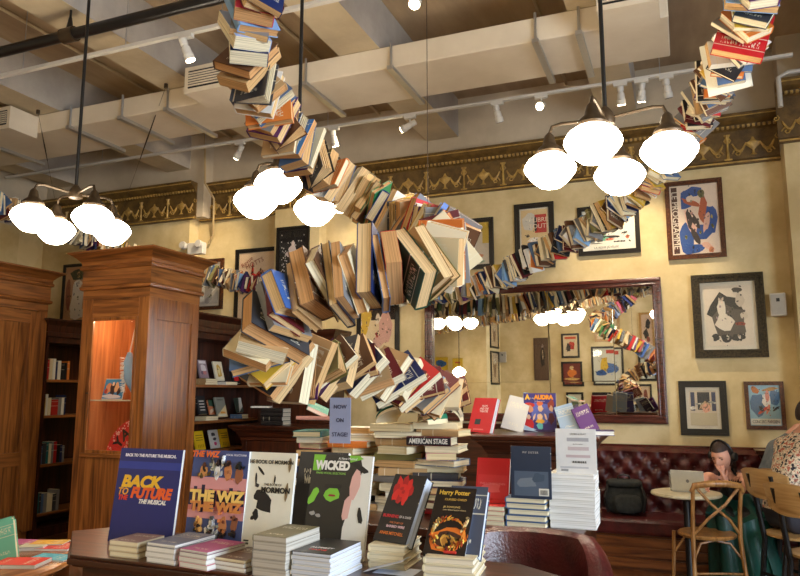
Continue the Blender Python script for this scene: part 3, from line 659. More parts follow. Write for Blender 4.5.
for q in ((gx0,gz0,gx0+.028,gz1),(gx1-.028,gz0,gx1,gz1),(gx0+.028,gz1-.028,gx1-.028,gz1),(gx0+.028,gz0,gx1-.028,gz0+.028)): b.box(q[0], Y0-.012, q[1], q[2], Y0+.012, q[3], 0, D0)
dr = b.build('door', [oak], dc, bevel=.004)
MB().box(gx0+.028, Y0+.0, gz0+.028, gx1-.028, Y0+.004, gz1-.028, 0, D0).build('pane', [glass], dr)
MB().cyl((gx0+.015, Y0-.012, 1.53), (gx0+.015, Y0-.035, 1.53), .008, 10, 0, None, D0).build('knob', [bronze], dr)
MB().box(gx0-.03, Y0-.022, gz0-.035, gx1+.03, Y0+.0, gz0, 0, D0).build('sill_moulding', [oakx], dc, bevel=.005)
MB().box(X0+.03, Y0+.04, 1.462, X1-.035, Y1-.03, 1.47, 0, D0).build('glass_shelf', [glass], dc)
MB().box(X0+.03, Y0+.038, 1.46, X1-.035, Y0+.042, 1.472, 0, D0).build('shelf_edge', [flat((206,200,170),.2)], dc)
MB().lathe([(0,0),(.035,0),(.035,-.012),(0,-.012)], 14, 0, Matrix.Translation(((X0+X1)/2-X0, .25, 2.3))).build('downlight', [glow], dc)
L = bpy.data.lights.new('case_lamp', 'POINT'); L.energy = 4.5; L.color = (1, .78, .5); L.shadow_soft_size = .04
lo = bpy.data.objects.new('case_lamp', L); C.objects.link(lo); lo.location = ((X0+X1)/2, Y0+.2, 2.22)
# contents of the case
a = at(119, 386, 'y', 5.25)
pf = thing('photo_frame', 'small photo of a blue-lit stage cast propped on the glass shelf', 'photo', M=Matrix.Translation((a.x-.045, 5.2, 1.472)) @ Euler((R(76), 0, R(8))).to_matrix().to_4x4())
MB().box(-.125, 0, -.004, .125, .2, .0).build('backing', [flat((226,224,220),.5)], pf)
p = MB(); mats = [flat((40,130,190),.4)]; p.box(-.118, .006, 0, .118, .194, .001)
art_into(p, .236, .188, [((206,214,226),'b',(.5,.12,.45,.1)), ((206,150,110),'b',(.3,.55,.12,.3)), ((40,30,40),'b',(.5,.5,.12,.3)), ((210,170,130),'b',(.68,.58,.1,.28)), ((170,60,50),'b',(.2,.4,.08,.14)), ((40,30,40),'b',(.8,.4,.08,.2)), ((230,210,180),'b',(.5,.75,.05,.1))], .0, mats, 41)
for i in range(8, len(p.v)): p.v[i] = (p.v[i][0], p.v[i][1]+.1, p.v[i][2]+.0012)
p.build('photo_print', mats, pf)
# paper fan with lettering
fa = thing('paper_fan', 'open red patterned paper fan lettered in black at the bottom of the case', 'fan', M=Matrix.Translation((-4.60, 5.08, .972)) @ Euler((R(82), 0, 0)).to_matrix().to_4x4())
b = MB(); n = 16; rnd = random.Random(3)
for k in range(n):
    a0 = R(90+88*k/n-4); a1 = R(90+88*(k+1)/n-4); z = .003 if k % 2 else .0
    b.add([(.09*math.cos(a0),.09*math.sin(a0),z),(.345*math.cos(a0),.345*math.sin(a0),z),(.345*math.cos(a1),.345*math.sin(a1),.003-z),(.09*math.cos(a1),.09*math.sin(a1),.003-z)], [(0,1,2,3)], 0)
    b.add([(0,0,0),(.1*math.cos(a0),.1*math.sin(a0),0),(.1*math.cos(a0+.03),.1*math.sin(a0+.03),0)], [(0,1,2)], 1)
for k in range(70):
    aa, rr_ = R(rnd.uniform(88, 172)), rnd.choice([rnd.uniform(.12,.17), rnd.uniform(.29,.335)])
    b.prism([(rr_*math.cos(aa)+.008*math.cos(t), rr_*math.sin(aa)+.008*math.sin(t)) for t in (0,1.5,3,4.5)], .004, .005, 2)
b.build('fan_leaf', [flat((214,48,44),.6), oak, flat((244,196,180),.6)], fa)
for s, an in (('Y', 152), ('A', 128), ('S', 106)):
    link('lettering', text_mesh(s, .14, flat((26,20,20),.6), .0004, 1.0, bold=.004), fa, Matrix.Translation((.235*math.cos(R(an)), .235*math.sin(R(an)), .006)) @ Matrix.Rotation(R(an-90), 4, 'Z'))
# tassel on a cord
A0 = Vector((-4.62, 5.05, 2.28)); B0 = Vector((-4.70, 5.05, 1.90))
ta = thing('hanging_tassel', 'white and blue frilled pouch hanging on a white cord inside the case', 'tassel', A0)
MB().tube([(0,0,0), B0-A0], .006, 6).build('cord', [flat((232,226,214),.8)], ta)
b = MB().tube([B0-A0, B0-A0+Vector((0,0,-.08)), B0-A0+Vector((.02,0,-.24)), B0-A0+Vector((.05,0,-.36))], [.02,.05,.055,.01], 12)
b.build('pouch', [flat((150,190,226),.7)], ta, True)
b = MB()
for k in range(60):
    q = rnd.random(); ang = rnd.uniform(2.0, 4.6); c0 = B0-A0+Vector((.02*q,0,-.05-.28*q)); d = Vector((math.cos(ang), -.6, .4*math.sin(ang)-.2)).normalized()
    b.tube([c0+d*.045, c0+d*.085], [.004,.001], 4)
b.build('frill', [flat((238,236,230),.8)], ta)

# big oak cabinet, far left
X, Yc1 = -6.45, 5.66
cb = thing('wall_cabinet', 'tall panelled oak cabinet with stepped cornice at the far left', 'cabinet', (X, Yc1, 0))
Q = Matrix.Translation((-X, -Yc1, 0))
b = MB().box(X-.45, 2.6, .1, X-.03, Yc1, 2.42, 0, Q); b.box(X-.03, Yc1-.12, .1, X, Yc1, 2.42, 0, Q)
b.box(X-.45, 2.62, 0, X-.05, Yc1-.02, .1, 0, Q)
b.build('carcass', [oak], cb, bevel=.003)
for (y0, y1) in ((4.28, 5.54), (3.0, 4.2)):
    b = MB()
    b.box(X-.028, y0, .12, X-.002, y0+.09, 2.4, 0, Q).box(X-.028, y1-.09, .12, X-.002, y1, 2.4, 0, Q)
    for z0, z1 in ((2.27, 2.4), (.78, .92), (.12, .28)): b.box(X-.028, y0+.09, z0, X-.002, y1-.09, z1, 1, Q)
    b.box(X-.028, y0+.09, .28, X-.016, y1-.09, .78, 0, Q).box(X-.028, y0+.09, .92, X-.016, y1-.09, 2.27, 0, Q)
    d_ = b.build('door', [oak, oaky], cb, bevel=.003)
b = MB(); crown_on(b, X-.45, 2.6, X, Yc1, 2.85); b.v = [tuple(Q @ Vector(v)) for v in b.v]
b.build('cornice', [oakx, oaky], cb)

# open bookcases along the left
def bookcase(name, label, X, y0, y1, depth, top, shelves, wood_, parts_=1):
    """opens toward +x"""
    o = thing(name, label, 'bookcase', (X, y0, 0)); Q = Matrix.Translation((-X, -y0, 0))
    b = MB().box(X-depth, y0, 0, X-depth+.02, y1, top-.02, 0, Q).box(X-depth+.02, y0, 0, X, y0+.03, top-.02, 0, Q).box(X-depth+.02, y1-.03, 0, X, y1, top-.02, 0, Q)
    b.box(X-depth+.02, y0+.03, top-.26, X-.01, y1-.03, top-.02, 0, Q).box(X-depth+.02, y0+.03, 0, X-.01, y1-.03, .1, 0, Q)
    b.build('carcass', wood_, o, bevel=.003)
    b = MB().crown(X-depth, y0, X, y1, [(.0, top-.2),(.015,top-.19),(.015,top-.15),(.005,top-.14),(.01,top-.07),(.05,top-.02),(.06,top-.015),(.06,top)], 0)
    b.v = [tuple(Q @ Vector(v)) for v in b.v]; b.build('cornice', wood_, o)
    for z in shelves: MB().box(X-depth+.02, y0+.03, z-.028, X-.01, y1-.03, z, 0, Q).build('shelf', [oaky], o, bevel=.003)
    return o
LS = [.25, .765, 1.285, 1.675]
bookcase('bookcase', 'narrow open bookcase between the oak cabinet and the lit display case', -6.45, 5.68, 7.06, .36, 2.34, LS, [dark])
RS = [.78, 1.245, 1.615]
bookcase('bookcase', 'open bookcase with face-out books just right of the oak display case', -4.6, 5.64, 7.08, .34, 2.35, RS, [dark])
a = thing('wall_cabinet', 'dark panelled cabinet against the back wall behind the spiralling books', 'cabinet', (-3.6, 6.95, 0))
b = MB().box(-.95, 0, 0, 0, .3, 2.06); b.box(-.2, -.02, .1, -.02, .0, 2.0).box(-.93, -.02, .1, -.75, .0, 2.0).box(-.75, -.02, 1.85, -.2, 0, 2.0).box(-.75, -.02, .1, -.2, 0, .3)
b.build('carcass', [dark], a, bevel=.003)
MB().crown(-.95, 0, 0, .3, [(0,2.04),(.02,2.05),(.02,2.09),(.01,2.1),(.02,2.15),(.06,2.2),(.065,2.23)]).build('cornice', [darkx], a)

# display plinths with moulded tops
def plinth(label, x0, y0, x1, y1, top, mats):
    o = thing('display_plinth', label, 'display plinth', ((x0+x1)/2, (y0+y1)/2, 0)); cx, cy = (x0+x1)/2, (y0+y1)/2
    hx, hy = (x1-x0)/2, (y1-y0)/2
    b = MB().box(-hx, -hy, 0, hx, hy, top-.1); b.crown(-hx, -hy, hx, hy, [(0,0),(.025,0),(.025,.12),(.012,.14),(0,.15)])
    for s in (-1, 1): b.box(s*hx-.05*(s > 0), -hy-.012, .15, s*hx+.05*(s < 0), -hy, top-.14).box(s*hx-.006, -hy, .15, s*hx+.006, hy, .25)
    b.build('body', mats, o, bevel=.003)
    MB().crown(-hx, -hy, hx, hy, [(.0,top-.16),(.02,top-.15),(.02,top-.125),(.035,top-.11),(.05,top-.075),(.085,top-.045),(.085,top-.035),(.105,top-.03),(.11,top-.01),(.105,top)]).build('moulded_top', [darkx], o)
    return o
plinth('dark wooden plinth with moulded top carrying the red and circus-style books', -1.18, 4.52, -.6, 5.02, 1.275, [dark])
plinth('dark wooden plinth behind the spiral, holding a short stack of black books', -4.3, 6.30, -3.35, 6.62, 1.2, [dark])

# front display table
TZ = 1.0
ft = thing('display_table', 'dark wooden display table with moulded edge in the foreground', 'table', (-1.3, 2.0, 0))
Q = Matrix.Translation((1.3, -2.0, 0))
out = [(-1.97,1.89),(-.36,1.89),(-.36,2.22),(-.52,2.33),(-2.19,2.33),(-2.29,2.2)]
def inset(p, d):
    c = Vector((-1.2, 2.1)); r_ = []
    for x, y in p:
        r_.append((x-d*(1 if x > c.x else -1), y-d*(1 if y > c.y else -1)))
    return r_
b = MB().prism(out, TZ-.012, TZ, 0, Q).prism(inset(out, -.006), TZ-.032, TZ-.012, 0, Q).prism(inset(out, .006), TZ-.04, TZ-.032, 0, Q)
b.build('table_top', [darkx], ft, bevel=.003)
b = MB().prism(inset(out, .03), TZ-.075, TZ-.04, 0, Q).prism(inset(out, .05), TZ-.2, TZ-.075, 0, Q).prism(inset(out, .035), TZ-.225, TZ-.2, 0, Q)
b.build('apron', [darkx], ft)
for x, y in ((-1.9,1.98),(-.46,1.98),(-.5,2.22),(-2.15,2.24)):
    MB().lathe([(.03,0),(.04,.03),(.028,.1),(.035,.5),(.045,.6),(.03,.64),(.045,.7),(.045,.78)], 14, 0, Q @ Matrix.Translation((x,y,0))).build('leg', [dark], ft, True)

# centre table under the pile
ct = thing('display_table', 'long dark table under the heap of books at the foot of the spiral', 'table', (-1.4, 3.7, 0))
cz = .94
MB().box(-1.0, -.62, cz-.04, .965, .2, cz).box(-.98, -.6, cz-.055, .95, .18, cz-.04).build('table_top', [dark], ct, bevel=.006)
MB().box(-.93, -.54, cz-.17, .90, .12, cz-.055).build('apron', [darkx], ct)
for x in (-.9, .87):
    for y in (-.5, .08): MB().tube([(x,y,0),(x,y,cz-.055)], [.03,.04], 10).build('leg', [dark], ct, True)

# round table bottom left
rtb = thing('round_table', 'round honey-coloured wooden table at the lower left corner', 'table', (-3.28, 2.35, 0))
MB().lathe([(.0,.715),(.55,.715),(.585,.72),(.60,.735),(.595,.745),(.585,.75),(.0,.75)], 56).build('table_top', [wood('round_top_wood', (110,62,26), (150,92,44), (178,116,60), .25, 'y', .7)], rtb, True)
MB().lathe([(.05,.08),(.04,.2),(.06,.35),(.04,.5),(.08,.68),(.1,.715)], 16).build('pedestal', [dark], rtb, True)
for k in range(4):
    a = k*math.pi/2+.4; MB().tube([(.03*math.cos(a),.03*math.sin(a),.16),(.2*math.cos(a),.2*math.sin(a),.12),(.36*math.cos(a),.36*math.sin(a),.025)], [.03,.028,.022], 8).build('foot', [dark], rtb, True)
# ================================================================ HANGING BOOK SCULPTURES
def catmull(P_, step=.01):
    out = []
    for i in range(len(P_)-1):
        p0 = P_[max(i-1,0)]; p1, p2 = P_[i], P_[i+1]; p3 = P_[min(i+2,len(P_)-1)]
        n = max(2, int((p2-p1).length/step))
        for k in range(n):
            t = k/n
            out.append(.5*((2*p1)+(p2-p0)*t+(2*p0-5*p1+4*p2-p3)*t*t+(3*p1-p0-3*p2+p3)*t*t*t))
    out.append(P_[-1]); return out
PALS = {n_: COLN[n_] for n_ in COLN}
def sculpture(name, label, pts, seed, size=(.135,.17,.19,.24), th=(.018,.045), gap=(.001,.006), roll=28, tilt=8, limit=100, fans=.08, pages=(TAN, CREAM, CREAM, (224,188,134)), quarter=.15, specials=(), sizef=None, leanf=None, wires=()):
    rnd = random.Random(seed); path = catmull(pts); L = [0]
    for i in range(1, len(path)): L.append(L[-1]+(path[i]-path[i-1]).length)
    base = path[0].copy(); base.z = 0
    root = thing(name, label, 'book sculpture', base)
    T = Matrix.Translation(-base)
    tr = None; items = []; s = 0; i = 0; u = None
    while s < L[-1]:
        k, w, h = rnd.uniform(*th), rnd.uniform(size[0], size[1]), rnd.uniform(size[2], size[3])
        w, h, k = round(w*50)/50, round(h*50)/50, round(k*200)/200
        while i < len(L)-2 and L[i+1] < s+k/2: i += 1
        c = path[i]; t = (path[min(i+6, len(path)-1)]-path[max(i-6, 0)]).normalized()
        zp = Vector((0,0,1))-t*t.z
        if u is None: u = zp if zp.length > .2 else Vector((1,0,0))-t*t.x
        u = u-t*u.dot(t); u.normalize(); wt = max(0, 1-abs(t.z))
        u = (u*.3+zp*wt).normalized()
        w_ = sizef(i/len(path)) if sizef else 1
        a = rnd.gauss(0, roll)+(rnd.choice((90,180,270)) if rnd.random() < quarter else 0)
        q = Matrix.Rotation(R(a), 3, t)
        y = q @ u; x = y.cross(t).normalized()
        ax = Vector((rnd.gauss(0,1), rnd.gauss(0,1), rnd.gauss(0,1))).normalized()
        R3 = Matrix((x, y, t)).transposed()
        if leanf: R3 = Matrix.Rotation(R(leanf(i/len(path))), 3, (c-EYE).normalized()) @ R3
        R3 = Matrix.Rotation(R(rnd.gauss(0, tilt)), 3, ax) @ R3
        if rnd.random() < .72 and (R3 @ Vector((1,0,0))).dot(EYE-c) < 0: R3 = R3 @ Matrix.Rotation(R(180), 3, 'Z')
        M = Matrix.Translation(c - (R3 @ Vector((0,0,1)))*k/2 + (R3 @ Vector((rnd.gauss(0,.008), rnd.gauss(0,.01), 0)))) @ R3.to_4x4()
        col = COLN[rnd.choice(CW)]; pg = rnd.choice(pages); kind = 'hard' if rnd.random() < .6 else 'paper'
        if rnd.random() < fans: kind = 'fan'
        items.append([T @ M, w, h, k, col, pg, kind, c])
        s += k+rnd.uniform(*gap) + (.018 if kind == 'fan' else 0)
    for frac, kw in specials:
        it = items[int(frac*len(items))]
        for kk, vv in kw.items(): it[{'col':4,'page':5,'kind':6,'w':1,'h':2,'t':3}[kk]] = vv
    order = sorted(range(len(items)), key=lambda j: (items[j][7]-EYE).length)
    near = set(order[:limit]); rest = MB(); mats = []
    for j, it in enumerate(items):
        if j in near: book(it[0], *it[1:7], parent=root)
        else:
            M, w, h, k, col, pg = it[:6]
            def mi(c, r=.6):
                m = flat(c, r)
                if m not in mats: mats.append(m)
                return mats.index(m)
            a_, p_ = mi(col), mi(tuple(pg))
            rest.box(-w/2,-h/2,0,w/2,h/2,.0025,a_,M).box(-w/2,-h/2,k-.0025,w/2,h/2,k,a_,M).box(-w/2-.002,-h/2,0,-w/2+.002,h/2,k,a_,M).box(-w/2+.002,-h/2+.003,.0025,w/2-.003,h/2-.003,k-.0025,p_,M)
    if rest.v:
        o = rest.build('smaller_books', mats, root); o['kind'] = 'stuff'
    step = max(1, len(path)//60)
    if wires:
        for q_ in wires:
            p_ = path[int(q_*(len(path)-1))]; MB().tube([p_-base, Vector((p_.x, p_.y, ZC))-base], .004, 5).build('suspension_wire', [bronze], root)
    sp = MB().tube([p-base for p in path[::step]], .012, 8); sp.build('steel_spine', [blackm], root, True)
    return len(items)
AB = [(446,400,3.3),(424,390,3.18),(388,377,3.0),(348,366,2.8),(314,368,2.65),(288,371,2.54),(270,360,2.44),(263,343,2.38),(270,324,2.33),(290,303,2.3),(320,287,2.27),(358,276,2.25),(398,268,2.25),(428,262,2.32),(446,253,2.55),(446,240,2.95),(428,229,3.2),(395,216,3.45),(350,191,3.5),(308,156,3.35),(274,118,3.1),(255,82,2.85),(246,42,2.7),(258,2,2.6),(280,-45,2.5),(300,-100,2.45)]
n1 = sculpture('book_sculpture', 'thick spiral of hanging books curling from the table heap up to the ceiling', [deep(*q) for q in AB], 11,
    limit=118, leanf=lambda q: 46*max(0, min(1, (.25-q)/.10)), size=(.14,.17,.19,.24), th=(.022,.056), gap=(.0,.003), roll=20, tilt=9, fans=.07, quarter=.12,
    pages=(TAN, TAN, CREAM, (224,188,134), (208,156,100)),
    specials=[(.30,dict(col=(60,96,160))),(.34,dict(col=(24,28,40))),(.42,dict(col=(226,214,186))),(.44,dict(col=(204,112,44),page=(216,160,96))),(.46,dict(col=(30,28,34))),(.49,dict(col=(206,120,60),page=(222,160,96))),(.51,dict(col=(222,128,60))),(.53,dict(col=(150,176,206))),(.545,dict(col=(84,118,190),t=.045,page=CREAM)),(.56,dict(col=(170,60,50),kind='fan')),(.575,dict(col=(66,30,86),page=(226,196,150))),(.59,dict(col=(196,40,40))),(.60,dict(col=(104,108,116))),(.61,dict(col=(190,160,120),page=(212,160,100),t=.05)),(.63,dict(kind='fan',col=(90,94,104),page=(230,196,140))),(.645,dict(col=(226,222,214))),(.655,dict(col=(196,44,34))),(.665,dict(col=(28,60,130))),(.675,dict(col=(40,120,70))),(.69,dict(col=(40,110,60))),(.78,dict(col=(70,130,190))),(.93,dict(col=(214,60,90))),(.90,dict(col=(150,170,210))),(.96,dict(col=(40,60,140))),(.975,dict(col=(226,120,140)))])
CD = [(-60,196,4.3),(-15,200,4.7),(20,213,5.2),(60,229,5.8),(110,247,6.4),(160,262,6.75),(235,281,6.9),(300,290,6.85),(380,293,6.75),(460,290,6.55),(500,276,6.35),(545,252,6.05),(590,227,5.65),(640,190,5.35),(680,142,5.05),(706,100,4.6),(732,55,3.9),(750,10,3.6),(765,-45,3.4),(775,-90,3.3)]
n2 = sculpture('book_sculpture', 'thinner garland of books along the back wall, climbing to the upper right ceiling', [at(a_,b_,'y',c_) for a_,b_,c_ in CD], 23,
    limit=100, size=(.13,.17,.19,.24), th=(.018,.045), gap=(.001,.006), roll=22, tilt=10, fans=.05, quarter=.1,
    pages=(CREAM, CREAM, (238,224,190), TAN), specials=[(.95,dict(col=(196,24,34),w=.24,h=.28)),(.925,dict(col=(226,220,200),w=.22,h=.28)),(.90,dict(col=(22,24,24),w=.2,h=.24))])
MR = [mtrace(*q) for q in ((395,338,-.9),(415,333,-.9),(433,329,-.9),(500,318,-.9),(560,309,-.9),(620,296,-.9),(665,285,-.9),(700,274,-.9))]
n3 = sculpture('book_sculpture', 'garland of books behind the viewer, reflected along the top of the mirror', [Vector(q) for q in MR], 31, limit=100,
    size=(.13,.17,.2,.25), th=(.02,.045), gap=(.001,.006), roll=14, tilt=5, wires=(.1,.35,.6,.9), fans=.04, quarter=.1, pages=(TAN, CREAM, (200,180,150)))

# ================================================================ BOOK PLACING HELPERS
def fit(bl, z, tl, tr, h, axis='z', yaw=0):
    B = at(bl[0], bl[1], axis, z); d = ray(*tl)
    oc = EYE-B; a_, b_, c_ = d.dot(d), 2*oc.dot(d), oc.dot(oc)-h*h; disc = b_*b_-4*a_*c_
    t = (-b_+math.sqrt(max(disc, 0)))/(2*a_); TL = EYE+d*t
    if yaw is None:
        hd_ = (TL-B); yaw = math.degrees(math.atan2(-hd_.x, hd_.y))
    x = Vector((math.cos(R(yaw)), math.sin(R(yaw)), 0)); y = TL-B; y = (y-x*y.dot(x)).normalized(); n = x.cross(y).normalized()
    k = (tr[0]-400)/F; q = TL-EYE; w = (q.dot(rt)-k*q.dot(fw))/(k*x.dot(fw)-x.dot(rt))
    return B, x, y, n, w, (TL-B).length
def standing(label, bl, z, tl, tr, h, t, col, page=WHITEP, kind='paper', w=None, name='book', cat='book', group=None, yaw=0):
    B, x, y, n, wm, hh = fit(bl, z, tl, tr, h, 'z', yaw)
    w = w or wm
    M = Matrix((x, y, n)).transposed().to_4x4(); M = Matrix.Translation(B+x*w/2+y*h/2-n*t) @ M
    o = book(M, w, h, t, col, page, kind, label=label, name=name, cat=cat, group=group); o['_w'] = w
    del o['_w']
    w, h, t = round(w, 2), round(h, 2), max(round(t, 3), .006)
    return o, w, h, t
def cover_art(o, w, h, t, bg, shapes, seed=1, texts=(), inset_=.0, detail=0):
    q0 = random.Random(seed*5+2); bl = [s_ for s_ in shapes if s_[1] == 'b']; shapes = list(shapes)
    for _ in range(detail):
        s_ = q0.choice(bl); a2 = s_[2]; k_ = q0.choice((.4, .6, .8, 1.2)); c_ = tuple(int(min(250, max(20, v*k_)//20*20)) for v in s_[0])
        shapes.append((c_, 'b', (a2[0]+q0.gauss(0, a2[2]*.7), a2[1]+q0.gauss(0, a2[3]*.7), q0.uniform(.008,.035), q0.uniform(.006,.02), q0.uniform(0,3))))
    p = MB(); mats = [flat(bg, .4)]; z = t+.0003
    p.box(-w/2+inset_, -h/2+inset_, z, w/2-inset_, h/2-inset_, z+.0004)
    art_into(p, w-2*inset_, h-2*inset_, shapes, z+.0006, mats, seed)
    c = p.build('printed_cover', mats, o)
    for q in texts:
        s, size, x, y, col = q[:5]; kw = q[5] if len(q) > 5 else {}
        link('lettering', text_mesh(s, size*h, flat(col, .4), .0003, **kw), c, Matrix.Translation(((x-.5)*w, (y-.5)*h, z+.0014+len(shapes)*.00012)))
def gradient_cover(o): pass

# ---- the six show books on the front table
o, w, h, t = standing('large navy blue book with red and yellow slanted lettering, leftmost on the front table', (108,541), TZ, (125,447), (186,449), .335, .012, (36,44,110))
cover_art(o, w, h, t, (38,44,112), [((50,64,150),'r',(0,.78,1,.86)), ((230,200,60),'p',[(.1,.60),(.3,.62),(.3,.615),(.1,.59)])], 1, [
  ('BACK', .17, .40, .64, (244,190,50), dict(sx=1.2, shear=.2, bold=.003)), ('TO', .10, .13, .535, (240,170,60), dict(bold=.001, shear=.2)), ('THE', .07, .14, .47, (226,60,40), dict(bold=.001, shear=.2)),
  ('FUTURE', .15, .58, .525, (240,100,44), dict(sx=1.0, shear=.2, bold=.003)), ('THE MUSICAL', .06, .62, .44, (240,236,230), dict(shear=.3, bold=.001)),
  ('BACK TO THE FUTURE THE MUSICAL', .044, .5, .925, (236,232,240), dict(sx=.95, bold=.0006)), ('ff', .05, .52, .05, (230,230,236))])
for i_, q in enumerate(((.30,.72,.92,.73),)): pass
o, w, h, t = standing('large book with mirrored gold letters over a crowd and sunset skyline', (184,546), TZ, (198,448), (252,450), .335, .012, (70,76,120))
fig = [((214,150,90),'b',(.22,.78,.06,.06)), ((240,236,230),'b',(.47,.78,.05,.1)), ((200,130,80),'b',(.66,.78,.07,.1)), ((150,90,60),'b',(.86,.76,.06,.09)), ((90,50,36),'b',(.22,.84,.03,.03)), ((90,50,36),'b',(.47,.86,.03,.03)), ((70,40,30),'b',(.66,.87,.04,.03)), ((60,36,30),'b',(.86,.84,.03,.03)), ((240,236,230),'b',(.38,.86,.02,.06,.4)), ((240,236,230),'b',(.56,.87,.02,.06,-.4))]
fig2 = [(c_, k_, (a_[0], 1-a_[1]+.02)+tuple(a_[2:])) for c_, k_, a_ in fig]
sky = [((216,150,150),'r',(0,.30,1,.72)), ((206,120,110),'r',(0,.38,1,.60))] + [((40,34,66),'r',(x_/14,.5-q_,x_/14+.06,.5+q_)) for x_, q_ in zip(range(14), (.07,.12,.09,.14,.06,.1,.08,.05,.09,.07,.12,.08,.1,.06))]
cover_art(o, w, h, t, (66,80,132), sky+fig+fig2, 2, [('THE WIZ', .085, .26, .955, (236,110,40), dict(shear=.2, bold=.0014)), ('THE WIZ', .15, .54, .525, (244,204,110), dict(bold=.003, sx=1.1)), ('THE WIZ', .13, .54, .42, (214,136,70), dict(bold=.003, sx=1.2)), ('VOCAL SELECTIONS', .028, .82, .955, (236,232,240))], detail=90)
o, w, h, t = standing('large cream book with a black leaping silhouette and plain black title', (236,551), TZ, (254,452), (304,455), .335, .012, (230,226,208))
leap = [((26,24,24),'b',(.44,.50,.17,.10,-.2)), ((26,24,24),'b',(.30,.57,.07,.05,.3)), ((26,24,24),'b',(.30,.38,.05,.06,.8)), ((26,24,24),'b',(.24,.34,.04,.02)), ((26,24,24),'b',(.33,.81,.08,.015,-.5)), ((26,24,24),'b',(.24,.72,.02,.06,.2)), ((26,24,24),'b',(.62,.73,.015,.04)), ((60,54,50),'b',(.28,.66,.04,.02)), ((130,110,80),'b',(.88,.62,.03,.09)), ((120,100,70),'b',(.9,.88,.03,.07)), ((190,60,60),'r',(.88,.22,.96,.27)), ((60,60,60),'r',(.12,.08,.22,.1)), ((60,60,60),'r',(.12,.11,.22,.125)), ((80,80,80),'r',(.9,.13,.95,.19))]
cover_art(o, w, h, t, (232,228,210), leap, 3, [('THE BOOK OF MORMON', .054, .50, .90, (30,28,28), dict(sx=.9, bold=.0004)), ('THE BOOK OF', .036, .60, .675, (40,36,34), dict(sx=.9)), ('MORMON', .075, .66, .62, (26,24,24), dict(sx=1.0, bold=.001))])
o, w, h, t = standing('large black, green and white book with bold white one-word title', (301,556), TZ, (314,455), (373,458), .335, .014, (34,32,30))
wk = [((228,226,216),'p',[(.62,.0),(1,.0),(1,1),(.80,1),(.86,.86),(.74,.62),(.62,.3)]), ((128,196,60),'p',[(.02,.84),(.16,.84),(.22,1),(.02,1)]), ((128,196,60),'p',[(.64,.93),(.86,.97),(.78,1.0),(.62,1)]), ((128,196,60),'b',(.40,.62,.13,.075)), ((34,32,30),'r',(.26,.67,.54,.71)), ((150,40,50),'b',(.40,.60,.06,.012)), ((128,196,60),'b',(.08,.58,.1,.05,.8)), ((224,176,166),'b',(.76,.72,.07,.16,-.25)), ((224,176,166),'b',(.66,.5,.06,.14,-.3)), ((34,32,30),'b',(.82,.88,.16,.03,-.3)), ((34,32,30),'b',(.88,.42,.04,.08,.3)), ((160,156,150),'b',(.1,.42,.04,.02)), ((160,156,150),'b',(.2,.40,.04,.02)), ((160,156,150),'b',(.2,.26,.05,.03)), ((160,156,150),'b',(.5,.1,.05,.03)), ((160,156,150),'b',(.56,.14,.03,.03))]
cover_art(o, w, h, t, (40,38,34), wk, 4, [('WICKED', .12, .36, .89, (240,238,230), dict(sx=.82, bold=.0022)), ('A New Musical', .034, .60, .965, (236,234,226)), ('PIANO VOCAL SELECTIONS', .03, .34, .815, (150,206,90), dict(sx=.9))])
o, w, h, t = standing('second large black copy showing only its pale side, behind the green and white one', (279,549), TZ, (290,453), (310,455), .335, .02, (40,40,44), w=.2)
o.location.y += .05
ZS = TZ+.075
o, w, h, t = standing('black hardback with a big red flower, standing on a low stack', (372,540), ZS, (395.5,473), (428,475.5), .235, .045, (34,32,34), page=(206,214,228), kind='hard', yaw=None)  # page colour holds the blue window daylight on the fore edge
red1, red2 = (226,40,34), (190,24,26)
fl = [(red1 if k_ % 2 else red2,'b',(.40+.2*math.cos(k_*.78), .76+.115*math.sin(k_*.78), .13, .085, k_*.7)) for k_ in range(8)]+[(red1,'b',(.4,.76,.14,.1)), (red2,'b',(.37,.78,.06,.03)), (red2,'b',(.45,.73,.05,.03))]
cover_art(o, w, h, t, (34,32,32), fl, 5, [('BURNING', .062, .32, .36, (226,50,60), dict(bold=.0003)), ('OF A DARK', .05, .76, .36, (226,220,214), dict(sx=.8)), ('THE STORY OF', .035, .55, .27, (226,130,70)), ('BARBED WIRE', .05, .56, .215, (236,200,210), dict(bold=.0002)), ('ANAIS MITCHELL', .062, .5, .115, (236,130,50), dict(sx=.85, bold=.0002))], .001)
o, w, h, t = standing('hardback with gold title above fiery glowing rings, rightmost on the front table', (423,553), ZS-.008, (438,487), (469,485), .228, .03, (40,32,30), page=(206,214,228), kind='hard', yaw=None, w=.13)  # pages coloured blue to imitate daylight from the right
fire = [((226,120,36),'b',(.5,.22,.44,.19)), ((70,40,26),'b',(.52,.2,.33,.14)), ((240,190,90),'b',(.54,.19,.22,.10)), ((196,140,60),'b',(.54,.18,.15,.07)), ((36,28,28),'b',(.55,.16,.06,.07))]
for k_ in range(26):
    a_ = k_*.24+.1; fire.append((((244,190,90),(240,150,50),(214,90,36))[k_ % 3], 'b', (.5+.40*math.cos(a_), .30+.22*math.sin(a_), .09, .014, a_+1.9)))
for k_ in range(8): fire.append(((250,220,150), 'b', (.12+.03*k_ if k_ < 4 else .74+.03*k_-.02, .36+.04*(k_ % 4), .02, .05, .5 if k_ < 4 else -.5)))
fire.append(((200,50,40),'r',(.5,.02,.8,.05)))
cover_art(o, w, h, t, (34,26,22), fire, 6, [('Harry Potter', .098, .5, .88, (236,190,70), dict(sx=.85, bold=.0003)), ('CURSED CHILD', .045, .56, .775, (226,180,80)), ('JK ROWLING', .04, .5, .66, (226,190,110)), ('JOHN TIFFANY & JACK THORNE', .022, .58, .615, (206,180,130))], .001, detail=60)
